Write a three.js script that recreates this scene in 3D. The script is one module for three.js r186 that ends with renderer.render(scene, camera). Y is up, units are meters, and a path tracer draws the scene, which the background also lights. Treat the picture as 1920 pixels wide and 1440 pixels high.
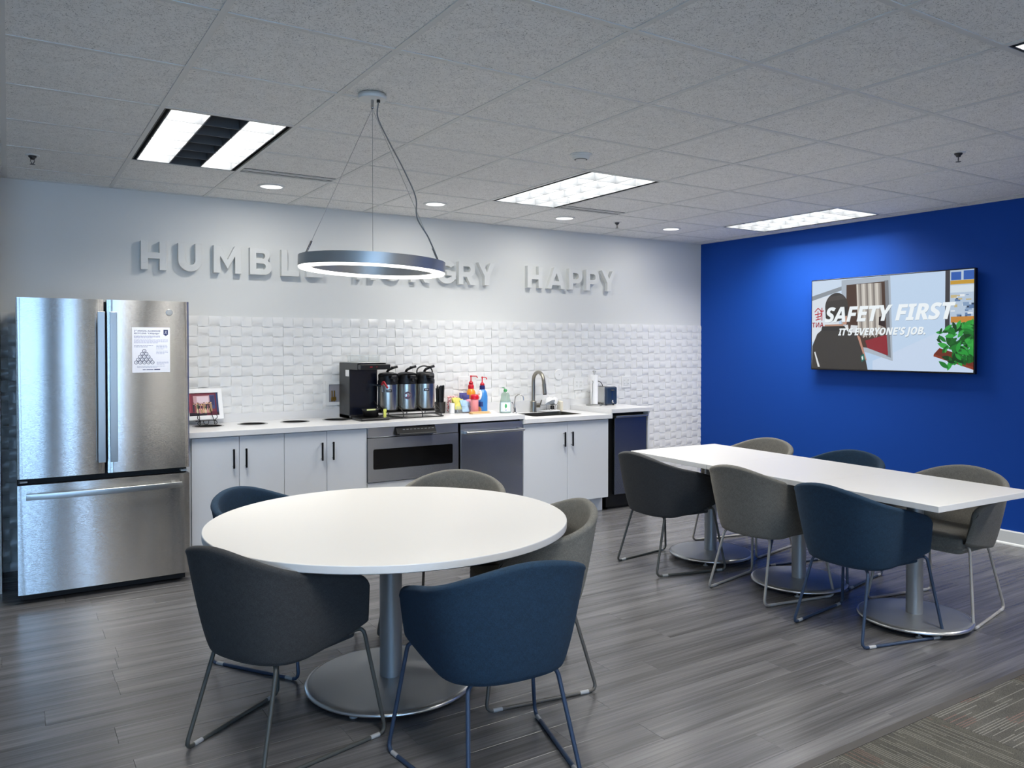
import * as THREE from 'three';
import { RoundedBoxGeometry } from 'three/addons/geometries/RoundedBoxGeometry.js';
import { mergeGeometries, toCreasedNormals } from 'three/addons/utils/BufferGeometryUtils.js';
import { RectAreaLightUniformsLib } from 'three/addons/lights/RectAreaLightUniformsLib.js';

// ------------------------------------------------------------------ camera, sky, exposure
const scene = new THREE.Scene();
const renderer = new THREE.WebGLRenderer({ antialias: true });
renderer.toneMapping = THREE.LinearToneMapping;
renderer.toneMappingExposure = 1.12;
renderer.shadowMap.enabled = true;
RectAreaLightUniformsLib.init();
const R = Math.PI / 180;
const camera = new THREE.PerspectiveCamera(2 * Math.atan(720 / 1496.23) / R, 4 / 3, 0.05, 60);
camera.position.set(-6.238, 1.4737, 6.1567);
camera.rotation.set(-0.8716 * R, -32.675 * R, 0.0393 * R, 'YXZ');
camera.setViewOffset(1920, 1440, -16.21, 49.14, 1920, 1440);
scene.add(camera);
scene.background = new THREE.Color().setRGB(2.25, 3.9, 6.3);   // clear daylight outside the windows
const TROFFER = 44.0;       // radiance of the fluorescent panels
const DOWN = 105.0;         // radiance of the small round downlights
const RING = 9.0;          // radiance of the ring pendant
const LAMP_COLOR = new THREE.Color().setRGB(1.0, 0.972, 0.925);

const H = 2.555;           // ceiling height
// ------------------------------------------------------------------ helpers
let seed = 7;
const rnd = () => { seed = (seed * 1664525 + 1013904223) >>> 0; return seed / 4294967296; };
const taken = new Map();
function numbered(n) { const k = taken.get(n) ?? 0; taken.set(n, k + 1); return k ? n + '_' + String(k).padStart(3, '0') : n; }
function tag(o, label, category, group) { o.userData.label = label; o.userData.category = category; if (group) o.userData.group = group; return o; }
function thing(name, label, category, [x, y, z] = [0, 0, 0], turn = 0, group) {
  const o = new THREE.Group(); o.name = numbered(name); scene.add(o);
  o.position.set(x, y, z); o.rotation.y = turn; return tag(o, label, category, group);
}
function part(name, geo, m, parent = scene) {
  const o = new THREE.Mesh(Array.isArray(geo) ? join(geo) : geo, m);
  o.name = parent === scene ? numbered(name) : name; parent.add(o); return o;
}
function single(name, geo, m, label, category, group) { return tag(part(name, geo, m), label, category, group); }
function structure(name, geo, m) {
  const o = geo ? part(name, geo, m) : new THREE.Group();
  if (!geo) { o.name = numbered(name); scene.add(o); }
  o.userData.kind = 'structure'; return o;
}
function copyThing(root, [x, y, z], turn, label, group) {
  const c = root.clone(); c.name = numbered(root.name.replace(/_\d+$/, '')); scene.add(c);
  c.position.set(x, y, z); c.rotation.y = turn; c.userData = { ...root.userData };
  c.userData.label = label; if (group) c.userData.group = group; return c;
}
function join(list) {
  return mergeGeometries(list.map((g) => { let q = g.index ? g.toNonIndexed() : g; for (const k of Object.keys(q.attributes)) if (!['position', 'normal', 'uv'].includes(k)) q.deleteAttribute(k); q.morphAttributes = {}; return q; }));
}
const box = (w, h, d, x, y, z, r = 0, s = 2) => (r ? new RoundedBoxGeometry(w, h, d, s, r) : new THREE.BoxGeometry(w, h, d)).translate(x, y, z);
// a box between two corners
const span = (x0, x1, y0, y1, z0, z1, r = 0) => box(x1 - x0, y1 - y0, z1 - z0, (x0 + x1) / 2, (y0 + y1) / 2, (z0 + z1) / 2, r);
const cyl = (r0, r1, h, x, y, z, n = 32) => new THREE.CylinderGeometry(r0, r1, h, n).translate(x, y, z);
const lathe = (pts, n = 40) => new THREE.LatheGeometry(pts.map(([x, y]) => new THREE.Vector2(x, y)), n);
const V = (x, y, z) => new THREE.Vector3(x, y, z);
function roundedPath(pts, bend) {            // straight pieces joined by bends
  const p = pts.map((a) => V(...a)), path = new THREE.CurvePath();
  let from = p[0];
  for (let i = 1; i < p.length - 1; i++) {
    const b = Math.min(bend, p[i].distanceTo(p[i - 1]) * 0.48, p[i].distanceTo(p[i + 1]) * 0.48);
    const a = p[i].clone().lerp(p[i - 1], b / p[i].distanceTo(p[i - 1])), c = p[i].clone().lerp(p[i + 1], b / p[i].distanceTo(p[i + 1]));
    path.add(new THREE.LineCurve3(from, a)); path.add(new THREE.QuadraticBezierCurve3(a, p[i], c)); from = c;
  }
  path.add(new THREE.LineCurve3(from, p[p.length - 1]));
  return path;
}
const tube = (pts, r, bend = 0.03, seg = 64, n = 8) => new THREE.TubeGeometry(roundedPath(pts, bend), seg, r, n, false);
const wire = (pts, r, seg = 48, n = 6) => new THREE.TubeGeometry(new THREE.CatmullRomCurve3(pts.map((a) => V(...a))), seg, r, n, false);
const rod = (a, b, r, n = 8) => new THREE.TubeGeometry(new THREE.LineCurve3(V(...a), V(...b)), 1, r, n, false);
function roundRect(x0, y0, x1, y1, r, C = THREE.Shape) {
  const s = new C(); s.moveTo(x0 + r, y0); s.lineTo(x1 - r, y0); s.absarc(x1 - r, y0 + r, r, -Math.PI / 2, 0); s.lineTo(x1, y1 - r); s.absarc(x1 - r, y1 - r, r, 0, Math.PI / 2);
  s.lineTo(x0 + r, y1); s.absarc(x0 + r, y1 - r, r, Math.PI / 2, Math.PI); s.lineTo(x0, y0 + r); s.absarc(x0 + r, y0 + r, r, Math.PI, Math.PI * 1.5); return s;
}
// a plan outline (x, z) raised from y0 to y1
function raise(shape, y0, y1, bevel = 0, seg = 12) {
  const g = new THREE.ExtrudeGeometry(shape, { depth: y1 - y0 - 2 * bevel, bevelEnabled: bevel > 0, bevelThickness: bevel, bevelSize: bevel, bevelOffset: -bevel, bevelSegments: 3, curveSegments: seg });
  return g.rotateX(Math.PI / 2).translate(0, y1 - bevel, 0);
}
const smooth = (g, a = 0.6) => toCreasedNormals(g, a);

// ------------------------------------------------------------------ noise and textures
function hash(x, y, s) { let n = (x * 374761393 + y * 668265263 + s * 1442695041) | 0; n = Math.imul(n ^ (n >>> 13), 1274126177); return ((n ^ (n >>> 16)) >>> 0) / 4294967296; }
function noise(x, y, px, py, s) {           // tiles after px, py cells
  const i = Math.floor(x), j = Math.floor(y), f = x - i, g = y - j, u = f * f * (3 - 2 * f), v = g * g * (3 - 2 * g);
  const m = (a, n) => ((a % n) + n) % n, h = (a, b) => hash(m(a, px), m(b, py), s);
  return (h(i, j) * (1 - u) + h(i + 1, j) * u) * (1 - v) + (h(i, j + 1) * (1 - u) + h(i + 1, j + 1) * u) * v;
}
function dataTexture(w, h, fn, srgb) {
  const d = new Uint8Array(w * h * 4);
  for (let y = 0; y < h; y++) for (let x = 0; x < w; x++) {
    const c = fn(x / w, y / h, x, y), k = (y * w + x) * 4;
    for (let q = 0; q < 3; q++) d[k + q] = Math.max(0, Math.min(255, Math.round(255 * (Array.isArray(c) ? c[q] : c))));
    d[k + 3] = 255;
  }
  const t = new THREE.DataTexture(d, w, h); t.wrapS = t.wrapT = THREE.RepeatWrapping; t.magFilter = THREE.LinearFilter; t.minFilter = THREE.LinearMipmapLinearFilter; t.generateMipmaps = true;
  if (srgb) t.colorSpace = THREE.SRGBColorSpace; t.needsUpdate = true; return t;
}
function painted(w, h, draw) {
  const c = document.createElement('canvas'); c.width = w; c.height = h; draw(c.getContext('2d'), w, h);
  const t = new THREE.CanvasTexture(c); t.colorSpace = THREE.SRGBColorSpace; return t;
}
const std = (o) => new THREE.MeshStandardMaterial(o);
const phys = (o) => new THREE.MeshPhysicalMaterial(o);

// vinyl plank grain: long streaks along u
const grainTex = dataTexture(1024, 1024, (u, v) => {
  const a = noise(u * 3, v * 26, 3, 26, 1), b = noise(u * 5, v * 90, 5, 90, 2), c = noise(u * 14, v * 300, 14, 300, 3), d = noise(u * 2, v * 9, 2, 9, 4);
  let g = 0.405 + (a - 0.5) * 0.085 + (b - 0.5) * 0.1 + (c - 0.5) * 0.07 + (d - 0.5) * 0.04;
  if (b > 0.72) g -= (b - 0.72) * 0.22;
  return [g * 1.0, g * 0.995, g * 1.005];
}, true);
const ceilTex = (() => {
  const w = 1024, px = new Float32Array(w * w).fill(1);
  let s = 99; const r = () => { s = (s * 1664525 + 1013904223) >>> 0; return s / 4294967296; };
  for (let k = 0; k < 7000; k++) {           // pinholes and short worm tracks in the mineral board
    let x = r() * w, y = r() * w, a = r() * 6.28; const n = r() < 0.5 ? 1 + r() * 3 : 5 + r() * 12, dark = 0.1 + r() * 0.5, wd = r() < 0.2 ? 2 : 1;
    for (let q = 0; q < n; q++) { for (let e = 0; e < wd; e++) { const i = ((Math.floor(y) + e + w) % w) * w + ((Math.floor(x) + w) % w); px[i] = Math.min(px[i], dark); } a += (r() - 0.5) * 1.1; x += Math.cos(a) * 1.1 + w; y += Math.sin(a) * 1.1 + w; x %= w; y %= w; }
  }
  return dataTexture(w, w, (u, v, x, y) => (0.96 + 0.04 * (hash(x, y, 5) - 0.5) + 0.03 * (noise(u * 20, v * 20, 20, 20, 6) - 0.5)) * (0.2 + 0.8 * px[y * w + x]), true);
})();
const weaveTex = dataTexture(256, 256, (u, v, x, y) => {
  const t = 0.5 + 0.25 * Math.sin(u * Math.PI * 2 * 48) * Math.sin(v * Math.PI * 2 * 48), n = noise(u * 64, v * 64, 64, 64, 8), m = noise(u * 14, v * 14, 14, 14, 9);
  return 0.66 + 0.12 * (t - 0.5) + 0.14 * (n - 0.5) + 0.05 * (m - 0.5);
}, true);
weaveTex.repeat.set(7, 7);
const weaveBump = dataTexture(256, 256, (u, v) => 0.5 + 0.3 * Math.sin(u * Math.PI * 2 * 48) * Math.sin(v * Math.PI * 2 * 48) + 0.3 * (noise(u * 64, v * 64, 64, 64, 8) - 0.5));
weaveBump.repeat.set(7, 7);
const carpetTex = dataTexture(1024, 1024, (u, v, x, y) => {
  let g = 0.262 + 0.2 * (hash(x >> 1, y >> 1, 11) - 0.5) + 0.06 * (noise(u * 8, v * 8, 8, 8, 12) - 0.5), c = [g * 1.0, g * 0.985, g * 0.92];
  const line = Math.floor(v * 50), on = noise(u * 3.0 + line * 7.3, line * 0.37, 999, 999, 13) > 0.5 && hash(line, 3, 14) > 0.2;
  if (on && (v * 50) % 1 < 0.3) { const w = 0.43 + 0.16 * (hash(x >> 1, y, 15) - 0.5), red = noise(u * 2, line * 0.12, 99, 99, 16) > 0.83; c = red ? [w * 0.95, w * 0.74, w * 0.68] : [w, w * 0.99, w * 0.94]; }
  return c;
}, true);
const paintBump = dataTexture(256, 256, (u, v) => 0.5 + 0.3 * (noise(u * 40, v * 40, 40, 40, 21) - 0.5) + 0.2 * (noise(u * 100, v * 100, 100, 100, 22) - 0.5));

const gauss = (k, q) => (hash(k, q, 201) + hash(k, q, 202) + hash(k, q, 203) + hash(k, q, 204) - 2) * 1.73;
const brushed = dataTexture(256, 1024, (u, v, x, y) => [0.5, 0.5 + 0.5 * 0.062 * gauss(y, 1 + (((x + Math.floor(hash(y, 7, 206) * 8)) & 255) >> 3)), 1]);     // fine horizontal brush lines
brushed.repeat.set(4, 4);
// ------------------------------------------------------------------ materials
const M = {
  wallWhite: std({ color: 0xdddedb, roughness: 0.85 }),
  wallBeige: std({ color: 0xdcd4c6, roughness: 0.8 }), pillar: std({ color: 0x3d3a38, roughness: 0.7 }), doorDark: std({ color: 0x35322f, roughness: 0.5 }),
  wallBlue: phys({ color: new THREE.Color().setRGB(0.002, 0.058, 0.35), roughness: 0.7, specularIntensity: 0.5 }),
  trimWhite: std({ color: 0xe4e5e2, roughness: 0.45 }),
  letter: std({ color: 0xdddedb, roughness: 0.7 }),
  tile: std({ color: 0xe6e6e4, roughness: 0.22 }),
  grout: std({ color: 0xc4c5c4, roughness: 0.9 }),
  ceilTile: std({ color: 0xfbfaf6, roughness: 0.95, map: ceilTex, bumpMap: ceilTex, bumpScale: 0.0012 }),
  tee: std({ color: 0xdcdcd8, roughness: 0.5 }),
  slab: std({ color: 0x8a8a88, roughness: 0.9 }),
  laminate: std({ color: 0xd9dcdf, roughness: 0.42 }),
  quartz: std({ color: 0xdedede, roughness: 0.28 }),
  tableWhite: std({ color: 0xdfddd8, roughness: 0.33 }),
  tableEdge: std({ color: 0xe2e2e0, roughness: 0.4 }),
  silver: std({ color: 0xa6a9ab, roughness: 0.42, metalness: 0.75 }),
  silverRim: std({ color: 0xc8cacb, roughness: 0.28, metalness: 0.9 }),
  steel: phys({ color: 0xd2d1cf, roughness: 0.19, metalness: 1, anisotropy: 1.0, anisotropyRotation: Math.PI / 2, normalMap: brushed }),
  steelDark: phys({ color: 0xbec2c6, roughness: 0.26, metalness: 1, anisotropy: 0.7, anisotropyRotation: Math.PI / 2 }),
  steelPlain: std({ color: 0xc2c2c0, roughness: 0.3, metalness: 1 }),
  chrome: std({ color: 0xb8b8b8, roughness: 0.1, metalness: 1 }),
  nickel: std({ color: 0x9d9a90, roughness: 0.3, metalness: 1 }),
  blackGloss: std({ color: 0x0a0a0b, roughness: 0.12 }),
  blackPlastic: std({ color: 0x141415, roughness: 0.4 }),
  darkGray: std({ color: 0x3f4040, roughness: 0.5 }),
  fridgeSide: std({ color: 0x4a4c4f, roughness: 0.5, metalness: 0.3 }),
  black: std({ color: 0x060606, roughness: 0.6 }),
  blade: std({ color: 0x525558, roughness: 0.5 }),
  fixtureBlack: std({ color: 0x0b0b0c, roughness: 0.5 }),
  fixtureWhite: std({ color: 0xd8d8d6, roughness: 0.5 }),
  glide: std({ color: 0xa9abad, roughness: 0.5 }),
  paper: std({ color: 0xf1f1f1, roughness: 0.8 }),
  lampPanel: std({ color: 0xffffff, emissive: 0xffffff, emissiveIntensity: 1.6 }),
  downGlow: std({ color: 0xffffff, emissive: 0xffffff, emissiveIntensity: 1.6 }),
  ringGlow: std({ color: 0xffffff, emissive: 0xfffaf0, emissiveIntensity: 1.6 }),
  glass: phys({ color: 0xffffff, roughness: 0.02, transmission: 1, thickness: 0, ior: 1.5 }),
};
const fabric = (c, k = 1) => phys({ color: c, roughness: 0.95, map: weaveTex, bumpMap: weaveBump, bumpScale: 0.0006 * k, sheen: 0.25, sheenRoughness: 0.6, sheenColor: new THREE.Color(c) });
const planks = [[1, 1, 1], [0.955, 0.955, 0.965], [1.045, 1.04, 1.035], [0.985, 0.98, 0.985]].map(([r, g, b]) => std({ color: new THREE.Color().setRGB(0.86 * r, 0.86 * g, 0.86 * b), map: grainTex, roughness: 0.27 }));
const carpetMats = [std({ color: 0xffffff, map: carpetTex, roughness: 1 }), std({ color: 0xf0f0ea, map: carpetTex, roughness: 1 })];
const area = (w, h, L, x, y, z, color = LAMP_COLOR, parent = scene) => {      // an area light that shines straight down
  const l = new THREE.RectAreaLight(color, L, w, h); l.rotation.x = -Math.PI / 2; l.position.set(x, y, z); l.name = 'light'; parent.add(l); return l;
};

// ------------------------------------------------------------------ room shell
const X0 = -9.6, Z1 = 9.6, TOP = 2.9;
const floor = structure('floor');
part('subfloor', span(X0 - 0.15, 0.15, -0.2, -0.012, -0.15, Z1 + 0.15), M.black, floor);
const PW = 0.152, PL = 1.2192, CARPET = 4.345;
const plankVariants = new Map();
function plankGeometry(w, d, variant) {
  const key = w.toFixed(3) + '|' + d.toFixed(3) + '|' + variant;
  if (!plankVariants.has(key)) {
    const e = 0.0009, t = 0.012, a = w / 2 - 0.0002, b = d / 2 - 0.0002, P = [], U = [], I = [];
    const ou = hash(variant, 1, 31), ov = hash(variant, 2, 32);
    const ring = (x, y, z) => { for (const [sx, sz] of [[-1, -1], [1, -1], [1, 1], [-1, 1]]) { P.push(sx * x, y, sz * z); U.push(ou + (sx * x) / 2.4, ov + (sz * z) / 1.2); } };
    ring(a - e, 0, b - e); ring(a - e, 0, b - e); ring(a, -e, b); ring(a, -t, b);
    I.push(0, 2, 1, 0, 3, 2);
    for (let r = 1; r < 3; r++) for (let k = 0; k < 4; k++) { const p = r * 4 + k, q = r * 4 + (k + 1) % 4; I.push(p, q, q + 4, p, q + 4, p + 4); }
    let g = new THREE.BufferGeometry(); g.setAttribute('position', new THREE.Float32BufferAttribute(P, 3)); g.setAttribute('uv', new THREE.Float32BufferAttribute(U, 2)); g.setIndex(I);
    g = g.toNonIndexed(); g.computeVertexNormals(); plankVariants.set(key, g);
  }
  return plankVariants.get(key);
}
for (let row = 0, z = 0; z < CARPET - 0.001; row++, z += PW) {
  const d = Math.min(PW, CARPET - z), shift = hash(row, 5, 41) * PL;
  for (let x = X0 - shift; x < 0; x += PL) {
    const a = Math.max(x, X0), b = Math.min(x + PL, 0); if (b - a < 0.02) continue;
    const o = part('plank', plankGeometry(b - a, d, Math.floor(rnd() * 12)), planks[Math.floor(rnd() * 4)], floor);
    o.position.set((a + b) / 2, 0, z + d / 2);
  }
}
part('transition_strip', span(X0, 0, -0.012, 0.0025, CARPET, CARPET + 0.035), std({ color: 0x474543, roughness: 0.6 }), floor);
const CT = 0.61, carpetGeos = [0, 1].map((turn) => {
  const g = new THREE.BoxGeometry(CT - 0.0012, 0.008, CT - 0.0012); const p = g.attributes.position, u = g.attributes.uv;
  for (let k = 0; k < p.count; k++) { const a = p.getX(k) / CT + 0.5, b = p.getZ(k) / CT + 0.5; turn ? u.setXY(k, b, a) : u.setXY(k, a, b); }
  return g.translate(0, -0.003, 0);
});
for (let j = 0; CARPET + 0.035 + (j + 1) * CT < Z1 + CT; j++) for (let i = 0; i * CT < -X0; i++) {
  const o = part('carpet_tile', carpetGeos[(i + j) % 2], carpetMats[(i * 3 + j) % 2], floor);
  o.position.set(-CT / 2 - i * CT - 0.1, 0, CARPET + 0.035 + CT / 2 + j * CT);
}

// back wall with its relief tiles
const wallBack = structure('wall_back');
part('wall_panel', span(X0 - 0.15, 0.15, -0.2, TOP, -0.15, 0), M.wallWhite, wallBack);
const CW = 0.929 / 12, CH = 0.4455 / 6;
function tileGeometry(c0, c1, r0) {          // cells c0..c1 of a tile 12 cells wide and 6 high, from row r0 upwards; origin at its lower left
  const P = [], I = [], n = 5;
  const quad = (a, b, c, d) => I.push(a, b, c, a, c, d);
  const height = (i, j, u, v) => {           // basket weave: cushions curved up and down beside cushions curved left and right
    if ((i + j) % 2 === 0) { const e = 2 * (v - 0.14 * (u - 0.5)) - 1.05; return 0.0035 + 0.0068 * (1 - e * e) + 0.0012 * (1 - u); }
    const e = 2 * u - 1; return 0.0042 + 0.0045 * (1 - e * e) + 0.0024 * (1 - v);
  };
  for (let i = Math.floor(c0); i < c1; i++) for (let j = r0; j < 6; j++) {
    const u0 = Math.max(0, c0 - i), u1 = Math.min(1, c1 - i), base = P.length / 3;
    for (let b = 0; b <= n; b++) for (let a = 0; a <= n; a++) { const u = u0 + (u1 - u0) * a / n, v = b / n; P.push((i + u - c0) * CW, (j + v - r0) * CH, height(i, j, u, v)); }
    for (let b = 0; b < n; b++) for (let a = 0; a < n; a++) { const k = base + b * (n + 1) + a; quad(k, k + 1, k + n + 2, k + n + 1); }
    const skirt = (list) => { const s = P.length / 3; for (const k of list) { P.push(P[k * 3], P[k * 3 + 1], P[k * 3 + 2]); P.push(P[k * 3], P[k * 3 + 1], 0); } for (let q = 0; q < list.length - 1; q++) quad(s + q * 2 + 1, s + q * 2 + 3, s + q * 2 + 2, s + q * 2); };
    const row = [...Array(n + 1).keys()];
    skirt(row.map((a) => base + a)); skirt(row.map((a) => base + n * (n + 1) + n - a)); skirt(row.map((b) => base + (n - b) * (n + 1))); skirt(row.map((b) => base + b * (n + 1) + n));
  }
  let g = new THREE.BufferGeometry(); g.setAttribute('position', new THREE.Float32BufferAttribute(P, 3)); g.setIndex(I);
  g = g.toNonIndexed(); g.computeVertexNormals();
  g.setAttribute('uv', new THREE.Float32BufferAttribute(new Float32Array(g.attributes.position.count * 2), 2));
  return toCreasedNormals(g, 0.35);
}
const TW = 0.929, TH = 0.4455, tileTop = 1.69, tileX = [-6.283, -5.391, -4.462, -3.533, -2.604, -1.675, -0.746, 0];
const tileCache = new Map();
for (let r = 0; r < 4; r++) for (let c = 0; c < tileX.length - 1; c++) {
  const w = tileX[c + 1] - tileX[c], c0 = c === 0 ? 12 - w / CW : 0, c1 = c === tileX.length - 2 ? w / CW : 12, r0 = r === 3 ? 1 : 0, key = [c0, c1, r0].join();
  if (!tileCache.has(key)) tileCache.set(key, tileGeometry(c0 + 1e-6, c1 - 1e-6, r0));
  const o = part('wall_tile', tileCache.get(key), M.tile, wallBack); o.scale.set((w - 0.0016) / w, (TH - 0.0016) / TH, 1);
  o.position.set(tileX[c] + 0.0008, tileTop - (r + 1) * TH + r0 * CH + 0.0008, 0.0005);
}
structure('wall_right', span(0, 0.15, -0.2, TOP, -0.15, Z1 + 0.15), M.wallBlue);
structure('wall_left', span(-7.2, -6.283, 0, TOP, 0.001, 0.515), M.wallWhite);
structure('wall_far_left', span(X0 - 0.15, X0, -0.2, TOP, -0.15, Z1 + 0.15), M.wallWhite);
{ // baseboards: flat board with a small shoe moulding
  const profile = new THREE.Shape(); profile.moveTo(0, 0); profile.lineTo(0.022, 0); profile.quadraticCurveTo(0.021, 0.014, 0.012, 0.018); profile.lineTo(0.012, 0.098); profile.lineTo(0.008, 0.106); profile.lineTo(0, 0.106);
  const g = new THREE.ExtrudeGeometry(profile, { depth: Z1 - 0.03, bevelEnabled: false });
  structure('baseboard_right', g.clone().rotateY(Math.PI).translate(-0.0005, 0.0005, Z1 - 0.01), M.trimWhite);
  const e = new THREE.ExtrudeGeometry(profile, { depth: 0.917, bevelEnabled: false }).rotateY(-Math.PI / 2).translate(-6.283, 0.0005, 0.5155);
  structure('baseboard_left', e, M.trimWhite);
}
// front wall behind the camera: tall daylight windows at its left end
const wallFront = structure('wall_front');
const wins = [[-9.3, -7.7], [-7.55, -5.95], [-5.5, -5.02]], WY0 = 0.25, WY1 = 2.42;
{
  const seg = []; let x = X0 - 0.15;
  for (const [a, b] of wins) { seg.push([x, a, -0.2, TOP], [a, b, -0.2, WY0], [a, b, WY1, TOP]); x = b; }
  seg.push([x, 0.15, -0.2, TOP]);
  for (const [a, b, y0, y1] of seg) part('wall_panel', span(a, b, y0, y1, Z1, Z1 + 0.15), M.wallBeige, wallFront);
  part('pillar', span(-5.94, -5.51, 0.002, H - 0.002, Z1 - 0.12, Z1 - 0.001), M.pillar, wallFront);
}
wins.forEach(([a, b], k) => {
  const w = structure('window_' + (k + 1)), f = 0.05;
  part('window_frame', [span(a, b, WY0, WY0 + f, Z1 + 0.04, Z1 + 0.1), span(a, b, WY1 - f, WY1, Z1 + 0.04, Z1 + 0.1), span(a, a + f, WY0 + f, WY1 - f, Z1 + 0.04, Z1 + 0.1), span(b - f, b, WY0 + f, WY1 - f, Z1 + 0.04, Z1 + 0.1)], M.darkGray, w);
  const g = part('window_pane', new THREE.PlaneGeometry(b - a - 2 * f, WY1 - WY0 - 2 * f), M.glass, w); g.rotation.y = Math.PI; g.position.set((a + b) / 2, (WY0 + WY1) / 2, Z1 + 0.07);
});

[[-4.86, -4.42], [-3.5, -2.6]].forEach(([a, b], k) => {
  const d = structure('door_' + (k + 1));
  part('door_leaf', span(a, b, 0.004, 2.14, Z1 - 0.045, Z1 - 0.004), M.doorDark, d);
  part('door_frame', [span(a - 0.06, a, 0.004, 2.2, Z1 - 0.06, Z1 - 0.002), span(b, b + 0.06, 0.004, 2.2, Z1 - 0.06, Z1 - 0.002), span(a, b, 2.14, 2.2, Z1 - 0.06, Z1 - 0.002)], M.trimWhite, d);
  part('door_handle', tube([[a + 0.06, 1.0, Z1 - 0.045], [a + 0.06, 1.0, Z1 - 0.09], [a + 0.17, 1.0, Z1 - 0.09]], 0.009, 0.015, 24, 8), M.steelPlain, d);
});
// ceiling: lay-in boards on a tee grid, slab above
const ceiling = structure('ceiling');
part('roof_slab', span(X0 - 0.15, 0.15, TOP, TOP + 0.1, -0.15, Z1 + 0.15), M.slab, ceiling);
const G = 0.6096, gx = (i) => i * G - 5.6426, gz = (j) => 3.4326 - j * G;
const xs = [X0]; for (let i = -6; i <= 9; i++) xs.push(gx(i)); xs.push(0);
const zs = [0]; for (let j = 5; j >= -10; j--) zs.push(gz(j)); zs.push(Z1);
const fixtures = []; for (const j of [2, -4, -10]) for (const i of [0, 4, 8]) fixtures.push([i, j === 2 ? 4 : j + 2]);   // [column, row at the far end]
const covered = new Set(); for (const [i, j] of fixtures) for (const q of [0, 1]) covered.add(Math.round(gx(i) * 100) + ',' + Math.round(gz(j - q) * 100));
const boardGeo = new Map();
function board(w, d, v) {
  const key = [w.toFixed(3), d.toFixed(3), v].join();
  if (!boardGeo.has(key)) {
    const g = new THREE.BoxGeometry(w, 0.016, d), p = g.attributes.position, u = g.attributes.uv;
    for (let k = 0; k < p.count; k++) { const a = p.getX(k) / G + hash(v, 1, 51), b = p.getZ(k) / G + hash(v, 2, 52); v % 2 ? u.setXY(k, a, b) : u.setXY(k, b, a); }
    boardGeo.set(key, g);
  }
  return boardGeo.get(key);
}
for (let a = 0; a < xs.length - 1; a++) for (let b = 0; b < zs.length - 1; b++) {
  if (covered.has(Math.round(xs[a] * 100) + ',' + Math.round(zs[b] * 100))) continue;
  const w = xs[a + 1] - xs[a], d = zs[b + 1] - zs[b]; if (w < 0.02 || d < 0.02) continue;
  const o = part('ceiling_tile', board(w - 0.003, d - 0.003, Math.floor(rnd() * 6)), M.ceilTile, ceiling);
  o.position.set((xs[a] + xs[a + 1]) / 2, H + 0.0035 + 0.008, (zs[b] + zs[b + 1]) / 2);
}
const isFix = (x, z) => fixtures.some(([i, j]) => x > gx(i) + 0.05 && x < gx(i + 1) - 0.05 && z > gz(j) + 0.05 && z < gz(j - 2) - 0.05);
for (const x of xs.slice(1, -1)) part('grid_tee', span(x - 0.012, x + 0.012, H, H + 0.0034, 0.0005, Z1 - 0.0005), M.tee, ceiling);
for (const z of zs.slice(1, -1)) {
  let from = X0;
  const ends = []; for (const [i, j] of fixtures) if (Math.abs(z - gz(j - 1)) < 0.02) ends.push([gx(i) + 0.012, gx(i + 1) - 0.012]);
  ends.sort((p, q) => p[0] - q[0]);
  for (const [p, q] of ends) { part('grid_tee', span(from, p, H + 0.0003, H + 0.0034, z - 0.012, z + 0.012), M.tee, ceiling); from = q; }
  part('grid_tee', span(from, -0.0005, H + 0.0003, H + 0.0034, z - 0.012, z + 0.012), M.tee, ceiling);
}
part('wall_angle', [span(X0, 0, H, H + 0.0034, 0, 0.022), span(-0.022, 0, H, H + 0.0034, 0.022, Z1)], M.tee, ceiling);

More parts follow.
